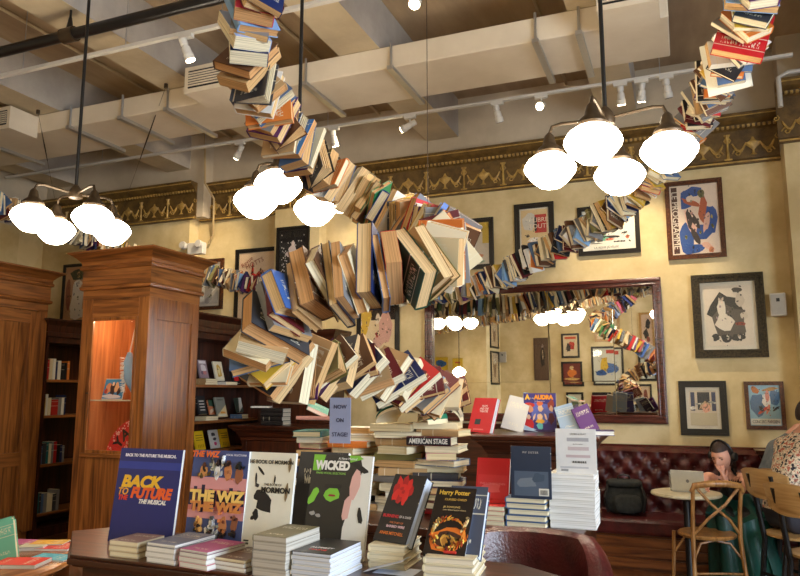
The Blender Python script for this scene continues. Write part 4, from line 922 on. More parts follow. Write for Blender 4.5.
o, w, h, t = standing('slate grey hardback standing just behind the fiery covered one', (438,556), ZS-.008, (450,488), (481,489), .225, .035, (70,76,92), page=(206,214,228), kind='hard', w=.12, yaw=None)  # cool daylight painted into the page colour here too
o.location += Vector((-.008, .045, 0))

# ---- low stacks along the front edge of the front table
ORD = ['bottom', 'second', 'third', 'fourth', 'fifth', 'sixth', 'seventh', 'eighth', 'ninth', 'tenth', 'eleventh', 'twelfth']
def pile(where, x, y, z, w, d, specs, rz=0, jit=2, seed=0, group=None):
    """specs: (thickness, colour name, page colour, kind); front-left-bottom corner at x, y, z"""
    rnd = random.Random(seed); out_ = []; c_ = Vector((x, y, z)) + Matrix.Rotation(R(rz), 3, 'Z') @ Vector((w/2, d/2, 0)); n_ = len(specs)
    for i, sp_ in enumerate(specs):
        t, cn, pg, kd = sp_[:4]; col = COLN[cn] if isinstance(cn, str) else cn
        cname = cn if isinstance(cn, str) else sp_[4]
        M = Matrix.Translation(c_+Vector((rnd.uniform(-1,1)*.003*jit, rnd.uniform(-1,1)*.003*jit, 0))) @ Matrix.Rotation(R(rz+rnd.uniform(-jit,jit)), 4, 'Z')
        pos = 'top' if i == n_-1 else ORD[i] + (' from the bottom' if i else '')
        lab = '%s %s, %s in the %s' % (cname, 'paperback' if kd == 'paper' else 'hardback', pos, where)
        ww, dd = (w, d) if len(sp_) < 6 else sp_[5]
        out_.append(book(M, ww, dd, t, col, pg, kd, label=lab, group=group)); out_[-1]['group'] = group or where
        c_.z += t+.0006
    return out_
def corner(px, py, z=TZ): return at(px, py, 'z', z)
PGG = (206,200,190)
def zpile(px, py, *a, z=TZ, **k):
    c_ = corner(px, py, z); return pile(a[0], c_.x, c_.y, z+.0005, *a[1:], **k)
zpile(109, 556.5, 'leftmost low stack on the front table', .115, .13, [(.018,'tan',CREAM,'paper')]*2+[(.016,(150,120,110),CREAM,'paper','pinkish')], jit=1)
zpile(145, 562, 'second stack of the front table', .125, .19, [(.016,'grey',WHITEP,'paper'),(.016,'white',WHITEP,'paper'),(.018,'grey',WHITEP,'paper'),(.01,(120,124,140),WHITEP,'paper','patterned grey')], rz=-4, jit=1)
s_ = zpile(179, 567, 'low mauve-topped stack, front table', .115, .17, [(.016,'pink',WHITEP,'paper'),(.016,'pink',WHITEP,'paper'),(.014,'grey',WHITEP,'paper'),(.008,(182,88,140),WHITEP,'paper','mauve')], rz=-8, jit=1)
zpile(214, 569, 'thin stack right of the mauve-topped one', .12, .16, [(.013,'tan',WHITEP,'paper'),(.013,'brown',WHITEP,'paper'),(.01,'brown',CREAM,'paper')], rz=-6, jit=1)
s_ = zpile(251, 575.5, 'tallest grey stack, front table', .125, .19, [(.0245,'grey',(196,190,178),'paper')]*4+[(.018,(110,100,64),(196,190,178),'paper','green and brown')], rz=-3, jit=.7)
s_ = zpile(291, 579, 'bluish black-topped stack, front table', .13, .2, [(.013,'white',(214,220,232),'paper')]*5+[(.01,'black',(214,220,232),'paper')], rz=-2, jit=1.4)  # white pages tinted with the blue of the window daylight
cover_art(s_[-1], .13, .2, .01, (34,32,34), [], 1, [('ALMOST', .1, .5, .34, (230,226,220)), ('MAINE', .1, .5, .2, (206,60,50))])
zpile(368, 568, 'stack under the red flower hardback', .125, .17, [(.024,'cream',(226,214,182),'hard')]*3, rz=3, jit=1)
zpile(424, 580, 'stack under the gold-lettered fiery hardback', .15, .2, [(.022,'cream',(226,214,190),'hard')]*3, rz=6, jit=1)
a = corner(388, 572); pm = thing('folded_leaflet', 'folded pale blue leaflet lying open at the front edge of the front table', 'leaflet', (a.x, a.y, TZ+.001))
MB().add([(-.04,-.03,0),(.09,-.03,0),(.09,.06,0),(-.04,.06,0),(-.07,-.035,.0),(.05,-.015,.035),(.05,.07,.035),(-.07,.05,.0)], [(0,1,2,3),(4,5,6,7)]).build('leaf', [flat((206,214,230),.7)], pm)

# ---- centre table: heap and display stacks
CZ = .9405
def stk(where, px, py, w, d, specs, **k): return zpile(px, py, where, w, d, specs, z=.94, **k)
stk('stack of red paperbacks on the centre table', 471, 524.5, .155, .2, [(.022,'red',CREAM,'paper'),(.022,'red',CREAM,'paper'),(.02,'red',CREAM,'paper'),(.02,'red',CREAM,'paper')], rz=2, jit=1)
o, w, h, t = standing('red paperback in a clear stand on the red stack, centre', (475,502), 1.029, (470,458), (505,461), .21, .014, (196,26,32), w=.16)
cover_art(o, w, h, t, (196,26,32), [((206,44,48),'r',(.05,.1,.95,.62)), ((222,90,90),'b',(.45,.32,.3,.12))], 1, [('THE LONG CHAIN', .07, .5, .42, (226,120,120))])
stk('stack beneath the dark blue book', 507, 526.5, .185, .2, [(.026,'slate blue',CREAM,'hard')]*4+[(.024,'slate blue',CREAM,'hard')], rz=1, jit=2, seed=4)
o, w, h, t = standing('dark blue book standing in a clear holder on a stack of hardbacks', (512,497), 1.072, (507,443), (545,444.5), .225, .02, (44,54,72), kind='hard')
cover_art(o, w, h, t, (46,56,74), [((84,96,112),'r',(.08,.05,.94,.52)), ((120,128,136),'b',(.4,.3,.25,.1)), ((70,84,100),'b',(.7,.4,.15,.1)), ((226,222,206),'r',(.7,.06,.95,.2)), ((60,56,50),'r',(.73,.08,.92,.17))]+[((226,222,206),'r',(.73+.03*k_,.08,.74+.03*k_,.17)) for k_ in range(7)], 1, [('MY SISTER', .055, .5, .88, (214,206,196), dict(spacing=1.3))])
stk('tall stack of white paperbacks beside the plinth', 551, 527.5, .2, .2, [(.030,'white',WHITEP,'paper')]*7+[(.024,'white',WHITEP,'paper')], rz=1, jit=1.2, seed=7)
# printed sheets in an acrylic stand
o, w, h, t = standing('clear sheet holder with a printed page on the tall white stack', (557,473), 1.178, (549,424), (588,424), .2, .01, (226,224,220), name='sheet_holder', cat='sheet holder')
cover_art(o, w, h, t, (224,222,218), [((170,168,170),'r',(.28,.72,.82,.8)), ((196,180,180),'r',(.3,.52,.82,.6)), ((196,176,176),'r',(.25,.36,.85,.42)), ((150,150,150),'r',(.12,.05,.3,.1)), ((190,188,190),'r',(.1,.12,.8,.16))], 1, [('STORY A PLAY', .055, .56, .88, (110,110,114)), ('A K M E R E', .06, .58, .26, (30,30,32), dict(bold=.0006)), ('by the author', .04, .56, .66, (140,130,130))])
# plinth books
PZ = 1.2755
pt = [at(x_, y_, 'z', 1.2755) for x_, y_ in ((469,431),(484,432))]
o, w, h, t = standing('bright red hardback leaning on the dark plinth', (467,431.5), PZ, (482,397), (505,398), .24, .035, (196,34,44), page=(222,222,226), kind='hard', yaw=-32)
cover_art(o, w, h, t, (200,36,46), [((40,60,66),'r',(.25,.22,.5,.38)), ((226,120,120),'r',(.25,.06,.7,.1))], 1, [('PLAYS\nAND THE\nTHEATRE', .09, .55, .68, (240,232,230), dict(sx=.9, line=.85))], .001)
o, w, h, t = standing('large purple-blue circus-style book with orange title, centre of the plinth', (524,431.5), PZ, (528,390.5), (561,392), .26, .012, (60,50,110))
au = [((100,110,190),'b',(.55,.5,.3,.3)), ((206,56,44),'b',(.2,.68,.17,.07)), ((222,150,110),'b',(.2,.58,.1,.1)), ((206,40,44),'b',(.15,.2,.13,.16)), ((226,190,160),'b',(.15,.38,.06,.06)), ((226,110,60),'b',(.5,.72,.09,.07)), ((230,190,150),'b',(.52,.6,.08,.08)), ((150,60,40),'b',(.85,.7,.1,.12)), ((226,180,150),'b',(.85,.6,.06,.08)), ((80,30,50),'b',(.85,.35,.1,.16)), ((240,180,60),'b',(.5,.28,.13,.08)), ((240,206,170),'b',(.5,.4,.08,.08)), ((240,206,170),'b',(.32,.38,.03,.1,-.4)), ((240,206,170),'b',(.68,.38,.03,.1,.4)), ((110,200,200),'b',(.5,.14,.1,.08)), ((60,44,90),'r',(0,0,1,.05))]
cover_art(o, w, h, t, (66,56,124), au, 2, [('A is for AUDRA', .001, .5, .9, (240,190,70)), ('A', .17, .12, .89, (244,190,60), dict(bold=.003)), ('AUDRA', .15, .62, .89, (240,150,50), dict(bold=.003, sx=.95)), ('is for', .05, .27, .87, (240,230,210)), ('Broadway Legends', .035, .5, .79, (230,226,236))])
def loose(label, px, py, z, rot, w, h, t, col, page=WHITEP, kind='hard', dy=0, Y=None):
    c_ = at(px, py, 'z', z)
    if Y: c_ = Vector((at(px, py, 'y', Y).x, Y, z))
    M = Matrix.Translation(c_+Vector((0, dy, 0))) @ Euler([R(v) for v in rot]).to_matrix().to_4x4()
    return book(M, w, h, t, col, page, kind, label=label)
loose('purple hardback leaning at a slant at the right of the plinth', 585, 411, PZ+.09, (70, -22, 14), .11, .18, .025, (90,40,110), page=WHITEP, Y=4.70)
loose('second purple paperback leaning behind the slanted purple hardback', 576, 412, PZ+.088, (70, -26, 14), .11, .17, .02, (70,60,80), page=CREAM, kind='paper', Y=4.76)
loose('pale blue book leaning between the circus-style and purple books', 567, 416, PZ+.095, (70, -16, 8), .12, .18, .02, (150,170,190), kind='paper', Y=4.74)
loose('small purple book lying flat at the right end of the plinth', 604, 430, PZ, (0,0,8), .12, .16, .03, (70,50,110), Y=4.66)
loose('pale paperback leaning behind the red hardback on the plinth', 516, 412, PZ+.115, (70, 14, 4), .15, .24, .02, (206,200,190), kind='paper', Y=4.84)
loose('blue-spotted pale book leaning behind the circus-style book', 533, 402, PZ+.125, (74, 8, 4), .17, .26, .02, (170,190,214), kind='paper', Y=4.9)
# short black stack on the rear plinth
pile('short black stack, rear plinth', -3.90-.17, 6.30, 1.2015, .17, .26, [(.042,'black',(206,200,186),'hard')]*4, rz=0, jit=1)
for b_ in [o_ for o_ in C.objects if o_.get('group') == 'short black stack, rear plinth']: b_.matrix_basis = Matrix.Translation(b_.matrix_basis.translation) @ Matrix.Rotation(R(90+2*random.Random(b_.name).uniform(-1,1)), 4, 'Z')
loose('grey book with a pale photo lying atop the black stack', 262, 405, 1.374, (0,0,20), .2, .16, .02, (120,120,110), Y=6.44)

# the heap
hrnd = random.Random(77)
cols_ = [('leftmost column of the heap', 318, 3.55, .19, 430, ['brown','cream','tan','grey','cream','navy blue','tan','cream','brown','pink','cream','teal']),
         ('second column of the heap', 358, 3.5, .21, 426, ['grey','charcoal','cream','tan','cream','charcoal','grey','olive','tan','orange','white','white']),
         ('third column of the heap', 401, 3.47, .22, 424, ['cream','brown','navy blue','cream','grey','tan','charcoal','olive','cream','tan','brown','cream']),
         ('right-hand column of the heap', 443, 3.5, .2, 424, ['red','maroon','brown','maroon','navy blue','charcoal','cream','slate blue','pink','cream','maroon','tan','cream'])]
cols_ += [('rear left column of the heap', 338, 3.74, .19, 432, ['brown','grey','cream','charcoal','tan','cream','olive','cream','grey','tan']),
          ('rear middle column of the heap', 381, 3.76, .19, 428, ['cream','tan','grey','brown','cream','maroon','cream','grey','tan','cream']),
          ('rear right column of the heap', 424, 3.78, .19, 430, ['tan','cream','brown','cream','charcoal','cream','tan','grey','cream','brown'])]
for where, px, Y, w_, topy, cl in cols_:
    x_ = at(px, 470, 'y', Y).x; z = .9405; top = at(px, topy, 'y', Y).z; k = 0; n_ = len(cl)
    for k, cn in enumerate(cl):
        t = (top-.94)/n_-.0008; t = round(t, 3); t = max(.02, t)
        w2, h2 = hrnd.choice((.15,.16,.17)), hrnd.choice((.22,.23,.24,.25))
        rz = 90+hrnd.uniform(-20, 20)+hrnd.choice((0,180))
        if hrnd.random() < .3: rz += 90
        pos = 'top' if k == n_-1 else ORD[min(k, 11)]+(' from the bottom' if k else '')
        M = Matrix.Translation((x_+hrnd.uniform(-.03,.03), Y+hrnd.uniform(-.03,.03), z)) @ Matrix.Rotation(R(rz), 4, 'Z')
        kind = hrnd.choice(('hard','paper','hard')); title = None
        col = COLN[cn]
        bk = book(M, w2, h2, t, col, hrnd.choice((CREAM, (236,226,200), TAN, (226,206,160))), kind, label='%s %s, %s in the %s' % (cn, 'paperback' if kind == 'paper' else 'hardback', pos, where), group='books piled in the heap')
        if cn == 'maroon' and k == n_-3:
            bk.matrix_basis = Matrix.Translation((x_-.035, Y-.06, z)) @ Matrix.Rotation(R(93), 4, 'Z')
            bk['label'] = 'maroon and black hardback with white spine lettering in the right-hand column of the heap'
            cm, pm_ = book_meshes(.14, .23, .045, 'hard'); bk.data = cm; bk.children[0].data = pm_; t = .045
            sp = MB().box(-.0785,-.115,.004,-.0745,.115,.041); sp.build('spine_panel', [flat((30,26,34),.4)], bk)
            link('lettering', text_mesh('AMERICAN STAGE', .034, flat((226,220,206),.5), .0004, .72, bold=.0008), bk, Matrix.Translation((-.0795, 0, .022)) @ Matrix(((0,0,-1,0),(-1,0,0,0),(0,1,0,0),(0,0,0,1))))
        z += t+.0008
# a tented open book and loose open books on top
def tented(label, px, py, Y, rz, col, w=.15, h=.22, ang=62, z=None):
    c_ = at(px, py, 'y', Y); o = thing('open_book', label, 'book', (c_.x, Y, z or c_.z), R(rz))
    a = MB(); p_ = MB()
    for s in (-1, 1):
        prev = None
        for k_ in range(7):
            pass
        prof = [(s*w*math.sin(q*R(88))*1.0, .075-.075*(q**1.6)) for q in [j/7 for j in range(8)]]
        for off, mb_, th_ in ((0, a, .003), (-.012, p_, .014)):
            ring = [(x, z_+off) for x, z_ in prof]; ring2 = [(x, z_+off-th_) for x, z_ in prof]
            pts = ring+ring2[::-1]
            mb_.prism(pts if s > 0 else pts[::-1], -h/2, h/2, 0, Matrix(((1,0,0,0),(0,0,1,0),(0,1,0,0.03),(0,0,0,1))))
    a.build('cover', [flat(col, .5)], o, True); p_.build('page_block', [flat((232,216,178),.8)], o, True)
    return o
tented('open book lying face down with a green cover, top of the heap', 412, 418, 3.4, -8, (40,120,90), z=at(412,424,'y',3.4).z-.0)
tented('worn open book with ruffled grey pages on the right top of the heap', 441, 422, 3.55, 12, (170,156,134), w=.11, h=.2)
# lettered card
S = at(329.5, 443, 'y', 2.275)
wm = .08
cd = thing('sign_card', 'blue-grey card sign with three lines of lettering on a clear stem behind the show books', 'sign', M=Matrix.Translation(S) @ Euler((R(90),0,R(4))).to_matrix().to_4x4())
MB().box(0, 0, -.0015, wm, .16, .0015).build('card', [flat((150,156,184),.5)], cd)
for s_, yy in (('NOW', .127), ('ON', .08), ('STAGE!', .03)): link('lettering', text_mesh(s_, .020, flat((50,54,84),.6), .0003, .95, bold=.0004), cd, Matrix.Translation((wm/2, yy, .0022)))
MB().box(-.003, -.004, -.004, wm+.003, .163, -.002).box(wm/2-.008, -(S.z-TZ)*1.004, -.006, wm/2+.008, 0, -.002).box(wm/2-.04, -(S.z-TZ)*1.004, -.03, wm/2+.04, -(S.z-TZ)*1.004+.006, .02).build('acrylic_holder', [glass], cd)
loose('teal paperback leaning at the left end of the heap', 317, 417, 1.44, (10, 25, 30), .12, .18, .022, (96,160,150), kind='paper', Y=3.5)
loose('pink paperback slanting out beside the card sign', 318, 425, 1.395, (0, 4, 95), .13, .2, .018, (222,160,150), kind='paper', Y=3.4)

# ---- left round table
def flatbook(label, px, py, w, h, t, col, rz, page=WHITEP, z=.7505, kind='paper', name='book', cat='book'):
    c_ = at(px, py, 'z', z); M = Matrix.Translation(c_) @ Matrix.Rotation(R(rz), 4, 'Z')
    return book(M, w, h, t, col, page, kind, label=label, name=name, cat=cat)
flatbook('bright red paperback lying flat on the round table', 21, 565, .15, .21, .018, (226,60,46), -70)
flatbook('turquoise leaflet lying flat on the round table', 53, 558, .12, .2, .006, (70,170,196), -80, name='leaflet', cat='leaflet')
flatbook('red booklet with yellow and black cover at the back of the round table', 56, 548, .15, .2, .012, (214,60,56), -72)
flatbook('yellow booklet lying on the red booklet of the round table', 50, 543, .11, .17, .006, (226,170,60), -66, z=.765)
flatbook('cream paperback at the back left of the red booklet', 34, 549, .1, .12, .02, (206,200,176), -60)
flatbook('mauve booklet at the back edge of the round table', 22, 544, .13, .19, .012, (186,90,140), -75)
for i_, (px, lab) in enumerate(((1,'pale green hardback standing at the left edge, front one of the pair'), (-6,'pale green hardback standing at the left edge, rear one of the pair'))):
    M = Matrix.Translation(at(px+8, 560-2*i_, 'z', .7505)+Vector((0, .03*i_, 0))) @ Euler((R(78), R(-16), R(24))).to_matrix().to_4x4() @ Matrix.Translation((0, .09, 0))
    b_ = book(M, .10, .18, .028, (110,190,160), CREAM, 'hard', label=lab)

# ---- shelf books
def spines(where, X, y, z, specs, top):
    for i, (t, h, col, cname) in enumerate(specs):
        M = Matrix.Translation((X-.08, y, z+.001+h/2)) @ Matrix(((-1,0,0,0),(0,0,1,0),(0,1,0,0),(0,0,0,1)))
        book(M, .14, h, t, col, CREAM, 'paper', label='%s book, %s from left, %s' % (cname, ORD[i] if i else 'first', where), group='books on the '+where)
        y += t+.004
sr = random.Random(5)
def row(n_, names, t=(.02,.045), h=(.18,.23)):
    out_ = []
    for k in range(n_):
        nm_ = names[k % len(names)]; out_.append((round(sr.uniform(*t),3), round(sr.uniform(*h),2), COLN[nm_], nm_))
    return out_
bk_ = 'shelf of the narrow bookcase at left'
spines('top '+bk_, -6.49, 5.74, 1.675, row(8, ['red','cream','white','navy blue','white','black','black','orange']), 1)
spines('second '+bk_, -6.49, 5.74, 1.285, row(3, ['mustard yellow','white','cream'])+[(.09,.17,(170,34,30),'wide red')]+row(3, ['grey','white','navy blue']), 1)
spines('third '+bk_, -6.49, 5.74, .765, row(9, ['slate blue','charcoal','teal','cream','grey','red','black','navy blue','grey']), 1)
spines('fourth '+bk_, -6.49, 5.74, .25, row(8, ['teal','charcoal','slate blue','grey','cream','cream','charcoal','grey']), 1)
def faceout(label, px, z, h, w, col, shapes=(), texts=(), X=-4.72, lean=16, t=.02, kind='paper', page=CREAM, base=0, bpy_=None):
    y = at(px, 400, 'x', X).y; a = R(lean)
    M = Matrix.Translation((X-.02, y, z+base+.002)) @ Matrix(((0,-math.sin(a),math.cos(a),0),(1,0,0,0),(0,math.cos(a),math.sin(a),0),(0,0,0,1))) @ Matrix.Translation((w/2, h/2, 0))
    o = book(M, w, h, t, col, page, kind, label=label)
    if shapes or texts: cover_art(o, round(w,2), round(h,2), max(t,.006), col, list(shapes), 3, texts)
    return o
def lowpile(where, px, z, n_, t, w, d, cn, X=-4.66):
    y = at(px, 400, 'x', X).y
    for i in range(n_):
        M = Matrix.Translation((X-.02, y+w/2, z+.001+i*(t+.0006))) @ Matrix.Rotation(R(90+sr.uniform(-2,2)), 4, 'Z')
        book(M, w, d, t, COLN[cn], CREAM, 'paper', label='%s paperback, %s in the %s' % (cn, ORD[i] if i else 'bottom', where), group=where)
X_ = -4.75
lowpile('left small stack, upper shelf of right bookcase', 201, 1.615, 3, .02, .2, .14, 'tan')
faceout('patterned mauve and white paperback standing on the upper shelf stack', 200, 1.68, .2, .14, (150,130,140), [((214,206,210),'b',(.5,.55,.35,.2)), ((110,90,110),'b',(.3,.3,.15,.1)), ((190,120,120),'b',(.6,.3,.2,.1)), ((222,216,220),'r',(.1,.8,.9,.95))], X=X_)
lowpile('second small stack, upper shelf of right bookcase', 222, 1.615, 2, .016, .2, .14, 'white')
faceout('white book with a gold ornament face out on the upper shelf', 216, 1.655, .22, .15, (222,214,190), [((200,160,70),'b',(.5,.5,.28,.35)), ((222,206,150),'b',(.5,.5,.14,.2)), ((90,60,50),'b',(.4,.6,.06,.04))], X=X_)
faceout('black and red book face out on the upper shelf', 233, 1.63, .2, .14, (30,26,28), [((196,36,34),'b',(.5,.3,.4,.2)), ((226,220,214),'b',(.5,.45,.3,.06)), ((226,220,214),'b',(.4,.75,.2,.05))], X=X_)
lowpile('leftmost stack, middle shelf of right bookcase', 203, 1.245, 2, .02, .2, .14, 'cream')
faceout('black book with rows of white words on the middle shelf', 200, 1.30, .2, .14, (34,34,38), [((214,210,204),'r',(.2,q_,.8,q_+.05)) for q_ in (.2,.36,.52,.68)], X=X_)
faceout('orange and green book set back on the middle shelf', 211, 1.29, .16, .12, (206,120,80), [((60,90,70),'p',[(0,.6),(1,.5),(1,1),(0,1)]), ((226,190,160),'p',[(0,0),(1,.4),(1,.5),(0,.3)])], X=X_-.05)
faceout('grey and orange diagonal book face out on the middle shelf', 219, 1.262, .22, .17, (140,140,128), [((222,200,150),'p',[(0,0),(1,0),(1,.6),(0,.1)]), ((226,150,50),'b',(.55,.22,.3,.05)), ((226,222,210),'r',(.1,.05,.9,.12))], [('TheatreWorks', .1, .5, .87, (40,40,40), dict(sx=.8))], X=X_+.03)
faceout('dark green book at the right end of the middle shelf', 238, 1.30, .17, .12, (50,60,52), [((200,196,186),'p',[(.3,0),(1,.4),(1,1),(.6,1)])], X=X_)
lowpile('blue stack at the right end of the middle shelf', 238, 1.245, 2, .022, .12, .16, 'slate blue')
for lab, px, col in (('bright yellow book, left one on the lowest visible shelf', 199, (232,190,30)), ('white book with a pink flower between two yellow ones', 214, (214,210,204)), ('bright yellow book, right one on the lowest visible shelf', 224, (232,190,30))):
    faceout(lab, px, .93, .2, .15, col, ([((60,56,30),'r',(.12,q_,.88,q_+.03)) for q_ in (.75,.62,.5)] + [((190,150,20),'r',(.2+.18*q_,.1,.3+.18*q_,.28)) for q_ in range(4)]) if col[2] < 100 else [((60,56,60),'b',(.4,.75,.25,.1)), ((60,56,60),'b',(.5,.5,.2,.08)), ((200,60,110),'b',(.5,.25,.15,.1))], X=X_)
MB_ = MB().box(-.12, -.25, -.02, .12, .26, 0); q_ = at(218, 450, 'x', -4.75)
st = thing('display_step', 'low wooden step under the yellow books on the bookcase shelf', 'riser', (-4.74, q_.y+.25, .93)); MB_.build('board', [oaky], st); [MB().box(-.1,q0_,-.149,.1,q0_+.02,-.02).build('support', [dark], st) for q0_ in (-.24, .23)]
# ================================================================ BOOTH AND CAFE FURNITURE
bt = thing('booth_seat', 'long oxblood leather banquette with deep-buttoned back along the back wall', 'banquette', (0, 7.3, 0))
bx0, bx1 = -1.05-0, 2.3
b = MB().box(bx0, -.64, .30, bx1, -.14, .44); b.build('seat_cushion', [leather], bt, bevel=.03)
# buttoned back as a relief
W_, Hh = bx1-bx0, .60; z0 = .42; nx, nz = 150, 30; sx, sz = .17, .15; vs = []; fs = []
btn = []
for r_ in range(6):
    for c_ in range(22):
        btn.append((bx0+.08+c_*sx+(sx/2 if r_ % 2 else 0), z0+.06+r_*sz*.62))
for j in range(nz+1):
    for i in range(nx+1):
        x = bx0+W_*i/nx; z = z0+Hh*j/nz
        d = min((math.hypot(x-a_, (z-c_)*1.1) for a_, c_ in btn if abs(x-a_) < .2), default=.2)
        u = (x-bx0-.08)/sx; v = (z-z0-.06)/(sz*.62)/1.0
        q1 = abs(((u+v/2)+.5) % 1-.5); q2 = abs(((u-v/2)+.5) % 1-.5)
        y = -.10-.05*min(1, d/.07)**.6*1.0 - .0*q1 + .018*max(0, 1-min(q1, q2)*9)
        edge = min(1, (Hh-(z-z0))/.04); y = y*(.4+.6*edge) if edge < 1 else y
        vs.append((x, y, z))
for j in range(nz):
    for i in range(nx):
        o_ = j*(nx+1)+i; fs.append((o_, o_+1, o_+nx+2, o_+nx+1))
b = MB().add(vs, fs); b.box(bx0, -.07, z0, bx1, 0, z0+Hh-.01)
for a_, c_ in btn:
    if bx0+.02 < a_ < bx1 and c_ < z0+Hh-.04: b.lathe([(.0,0),(.012,.002),(.011,.006),(0,.009)], 8, 1, Matrix.Translation((a_, -.10, c_)) @ Matrix.Rotation(R(90), 4, 'X'))
b.build('buttoned_back', [leather, flat((70,26,24),.3)], bt, True)
b = MB().box(bx0, -.58, .0, bx1, -.1, .30)
for k in range(3): b.box(bx0, -.60, .03+k*.09, bx1, -.58, .10+k*.09, 0)
b.build('plank_base', [wood('booth_base', (70,34,16),(110,62,30),(134,80,42),.3,'x')], bt)
MB().box(bx0-.05, -.66, 0, bx0, 0, 1.06).build('end_panel', [dark], bt, bevel=.006)
w = MB().box(-3.5, -.05, 1.02, 2.2, 0, 1.075).box(-3.5, -.07, 1.06, 2.2, 0, 1.085)
w = MB().box(bx0, 7.25, 1.02, .96, 7.3, 1.04)
struct(w.build('trim_4', [mahog]))
w = MB().crown(-2.75, 7.2, -1.1, 7.3, [(0,1.0),(0,1.14),(.02,1.17),(.03,1.2),(.035,1.215)])
w.box(-2.75, 7.2, 0, -1.1, 7.3, 1.0)
tag(w.build('low_counter', [darkx]), 'low dark wooden counter ledge beneath the mirror, seen past the heap', 'counter')
o = thing('wall_bracket', 'small dark moulded bracket shelf on the wall above the booth at far right', 'shelf', (at(775,450,'y',7.25).x, 7.05, at(770,450,'y',7.0).z))
MB().crown(-.12, -.1, .3, .0, [(0,-.16),(.0,-.1),(.02,-.08),(.03,-.05),(.06,-.03),(.065,0)]).build('moulding', [darkx], o)

# backpack
bpos = at(625, 509, 'z', .44); bpos.y = 6.92
bp = thing('backpack', 'black soft backpack resting on the left end of the booth seat', 'backpack', (bpos.x+.02, 6.93, .445), R(8))
def superbox(cx, cy, cz, rx, ry, rz_, n1=18, n2=12, e=.55, wob=0, seed=0, fn=None):
    rnd = random.Random(seed); rings = []
    def sg(v, e): return math.copysign(abs(v)**e, v)
    for j in range(n2+1):
        ph = -math.pi/2+math.pi*j/n2; ring = []
        for i in range(n1):
            th_ = 2*math.pi*i/n1; x = sg(math.cos(ph), e)*sg(math.cos(th_), e); y = sg(math.cos(ph), e)*sg(math.sin(th_), e); z = sg(math.sin(ph), e)
            p_ = Vector((cx+rx*x, cy+ry*y, cz+rz_*z))
            if fn: p_ = fn(p_)
            ring.append(p_+Vector((rnd.uniform(-wob,wob), rnd.uniform(-wob,wob), rnd.uniform(-wob,wob))))
        rings.append(ring)
    return rings
cloth_black = mottled('black_canvas', (22,24,22), (44,46,42), 30, .8, .3)
def bagfn(p_): return Vector((p_.x*(1-.25*max(0,(p_.z-.15))/.15)+.03*(p_.z), p_.y*(1-.3*max(0,p_.z-.12)/.15), p_.z))
MB().loft(superbox(0,0,.15,.19,.12,.15,24,16,.6,.004,1,bagfn)).build('bag_body', [cloth_black], bp, True)
MB().loft(superbox(.02,-.12,.10,.12,.045,.08,18,12,.6,.003,2)).build('front_pocket', [cloth_black], bp, True)
MB().loft(superbox(0,-.02,.27,.16,.11,.035,18,10,.6,.003,3)).build('top_flap', [cloth_black], bp, True)
MB().tube([(-.05,0,.29),(-.05,-.01,.33),(0,-.01,.345),(.05,-.01,.33),(.05,0,.29)], .008, 8).build('handle', [blackm], bp, True)
for s in (-1, 1): MB().tube([(s*.145,-.08,.26),(s*.175,-.15,.15),(s*.155,-.13,.03)], .012, 6).build('strap', [blackm], bp, True)

# leather tub chair in front of the centre table
lc = thing('leather_armchair', 'brown leather tub armchair with rolled back between the two book tables', 'armchair', (at(536,530,'y',2.98).x, 2.79, 0)); lc.scale = (.76, .9, 1.03)
rings = []
for k in range(25):
    a = R(-15+210*k/24); r0 = .31; zt = .955 if True else 0
    cx, cy = math.cos(a), math.sin(a); zt = .80+.165*min(1, max(0, math.sin(a)+.25)*1.2)
    pr = []
    for (dr, dz) in ((-.06,-.5),(-.065,-.06),(-.05,-.015),(-.01,.0),(.03,-.01),(.055,-.04),(.06,-.1),(.045,-.6),(0,-.62)):
        zz = zt+dz; pr.append(Vector(((r0+dr)*cx*1.15, (r0+dr)*cy*.75, max(.18, zz))))
    rings.append(pr)
MB().loft(rings).build('tub_back', [leather], lc, True)
b = MB()
for k in range(-2, 3):
    x = k*.11; b.tube([(x, .245+.01*0-abs(k)*.012, .96-abs(k)*.004),(x, .28-abs(k)*.014, .93)], .003, 5)
b.build('seam_piping', [flat((40,14,12),.3)], lc)
MB().loft(superbox(0,-.02,.40,.27,.22,.07,20,10,.5)).build('seat_cushion', [leather], lc, True)
for sx_ in (-1, 1):
    for sy_ in (-1, 1): MB().tube([(sx_*.24, sy_*.14, .2), (sx_*.27, sy_*.17, 0)], [.025,.016], 8).build('leg', [dark], lc, True)

# cafe table with cream oval top, iron pedestal, bread basket under it
tc_ = at(686, 491, 'z', .72)
tb = thing('cafe_table', 'small round cream-topped cafe table in front of the booth', 'table', (tc_.x, 6.36, 0))
MB().lathe([(0,.703),(.25,.703),(.27,.708),(.275,.718),(.27,.731),(.25,.735),(0,.735)], 40).build('table_top', [mottled('cream_top', (196,184,150),(220,208,176),8,.35,.02)], tb, True)
MB().lathe([(.22,0),(.21,.015),(.05,.03),(.03,.06),(.028,.66),(.09,.703)], 20).build('pedestal', [blackm], tb, True)
TT = .7355
lap = thing('laptop', 'open silver laptop on the cafe table, lid toward the viewer', 'laptop', (at(690,486,'y',6.5).x, 6.40, TT+.001), R(172)); lap.scale = (.84,)*3
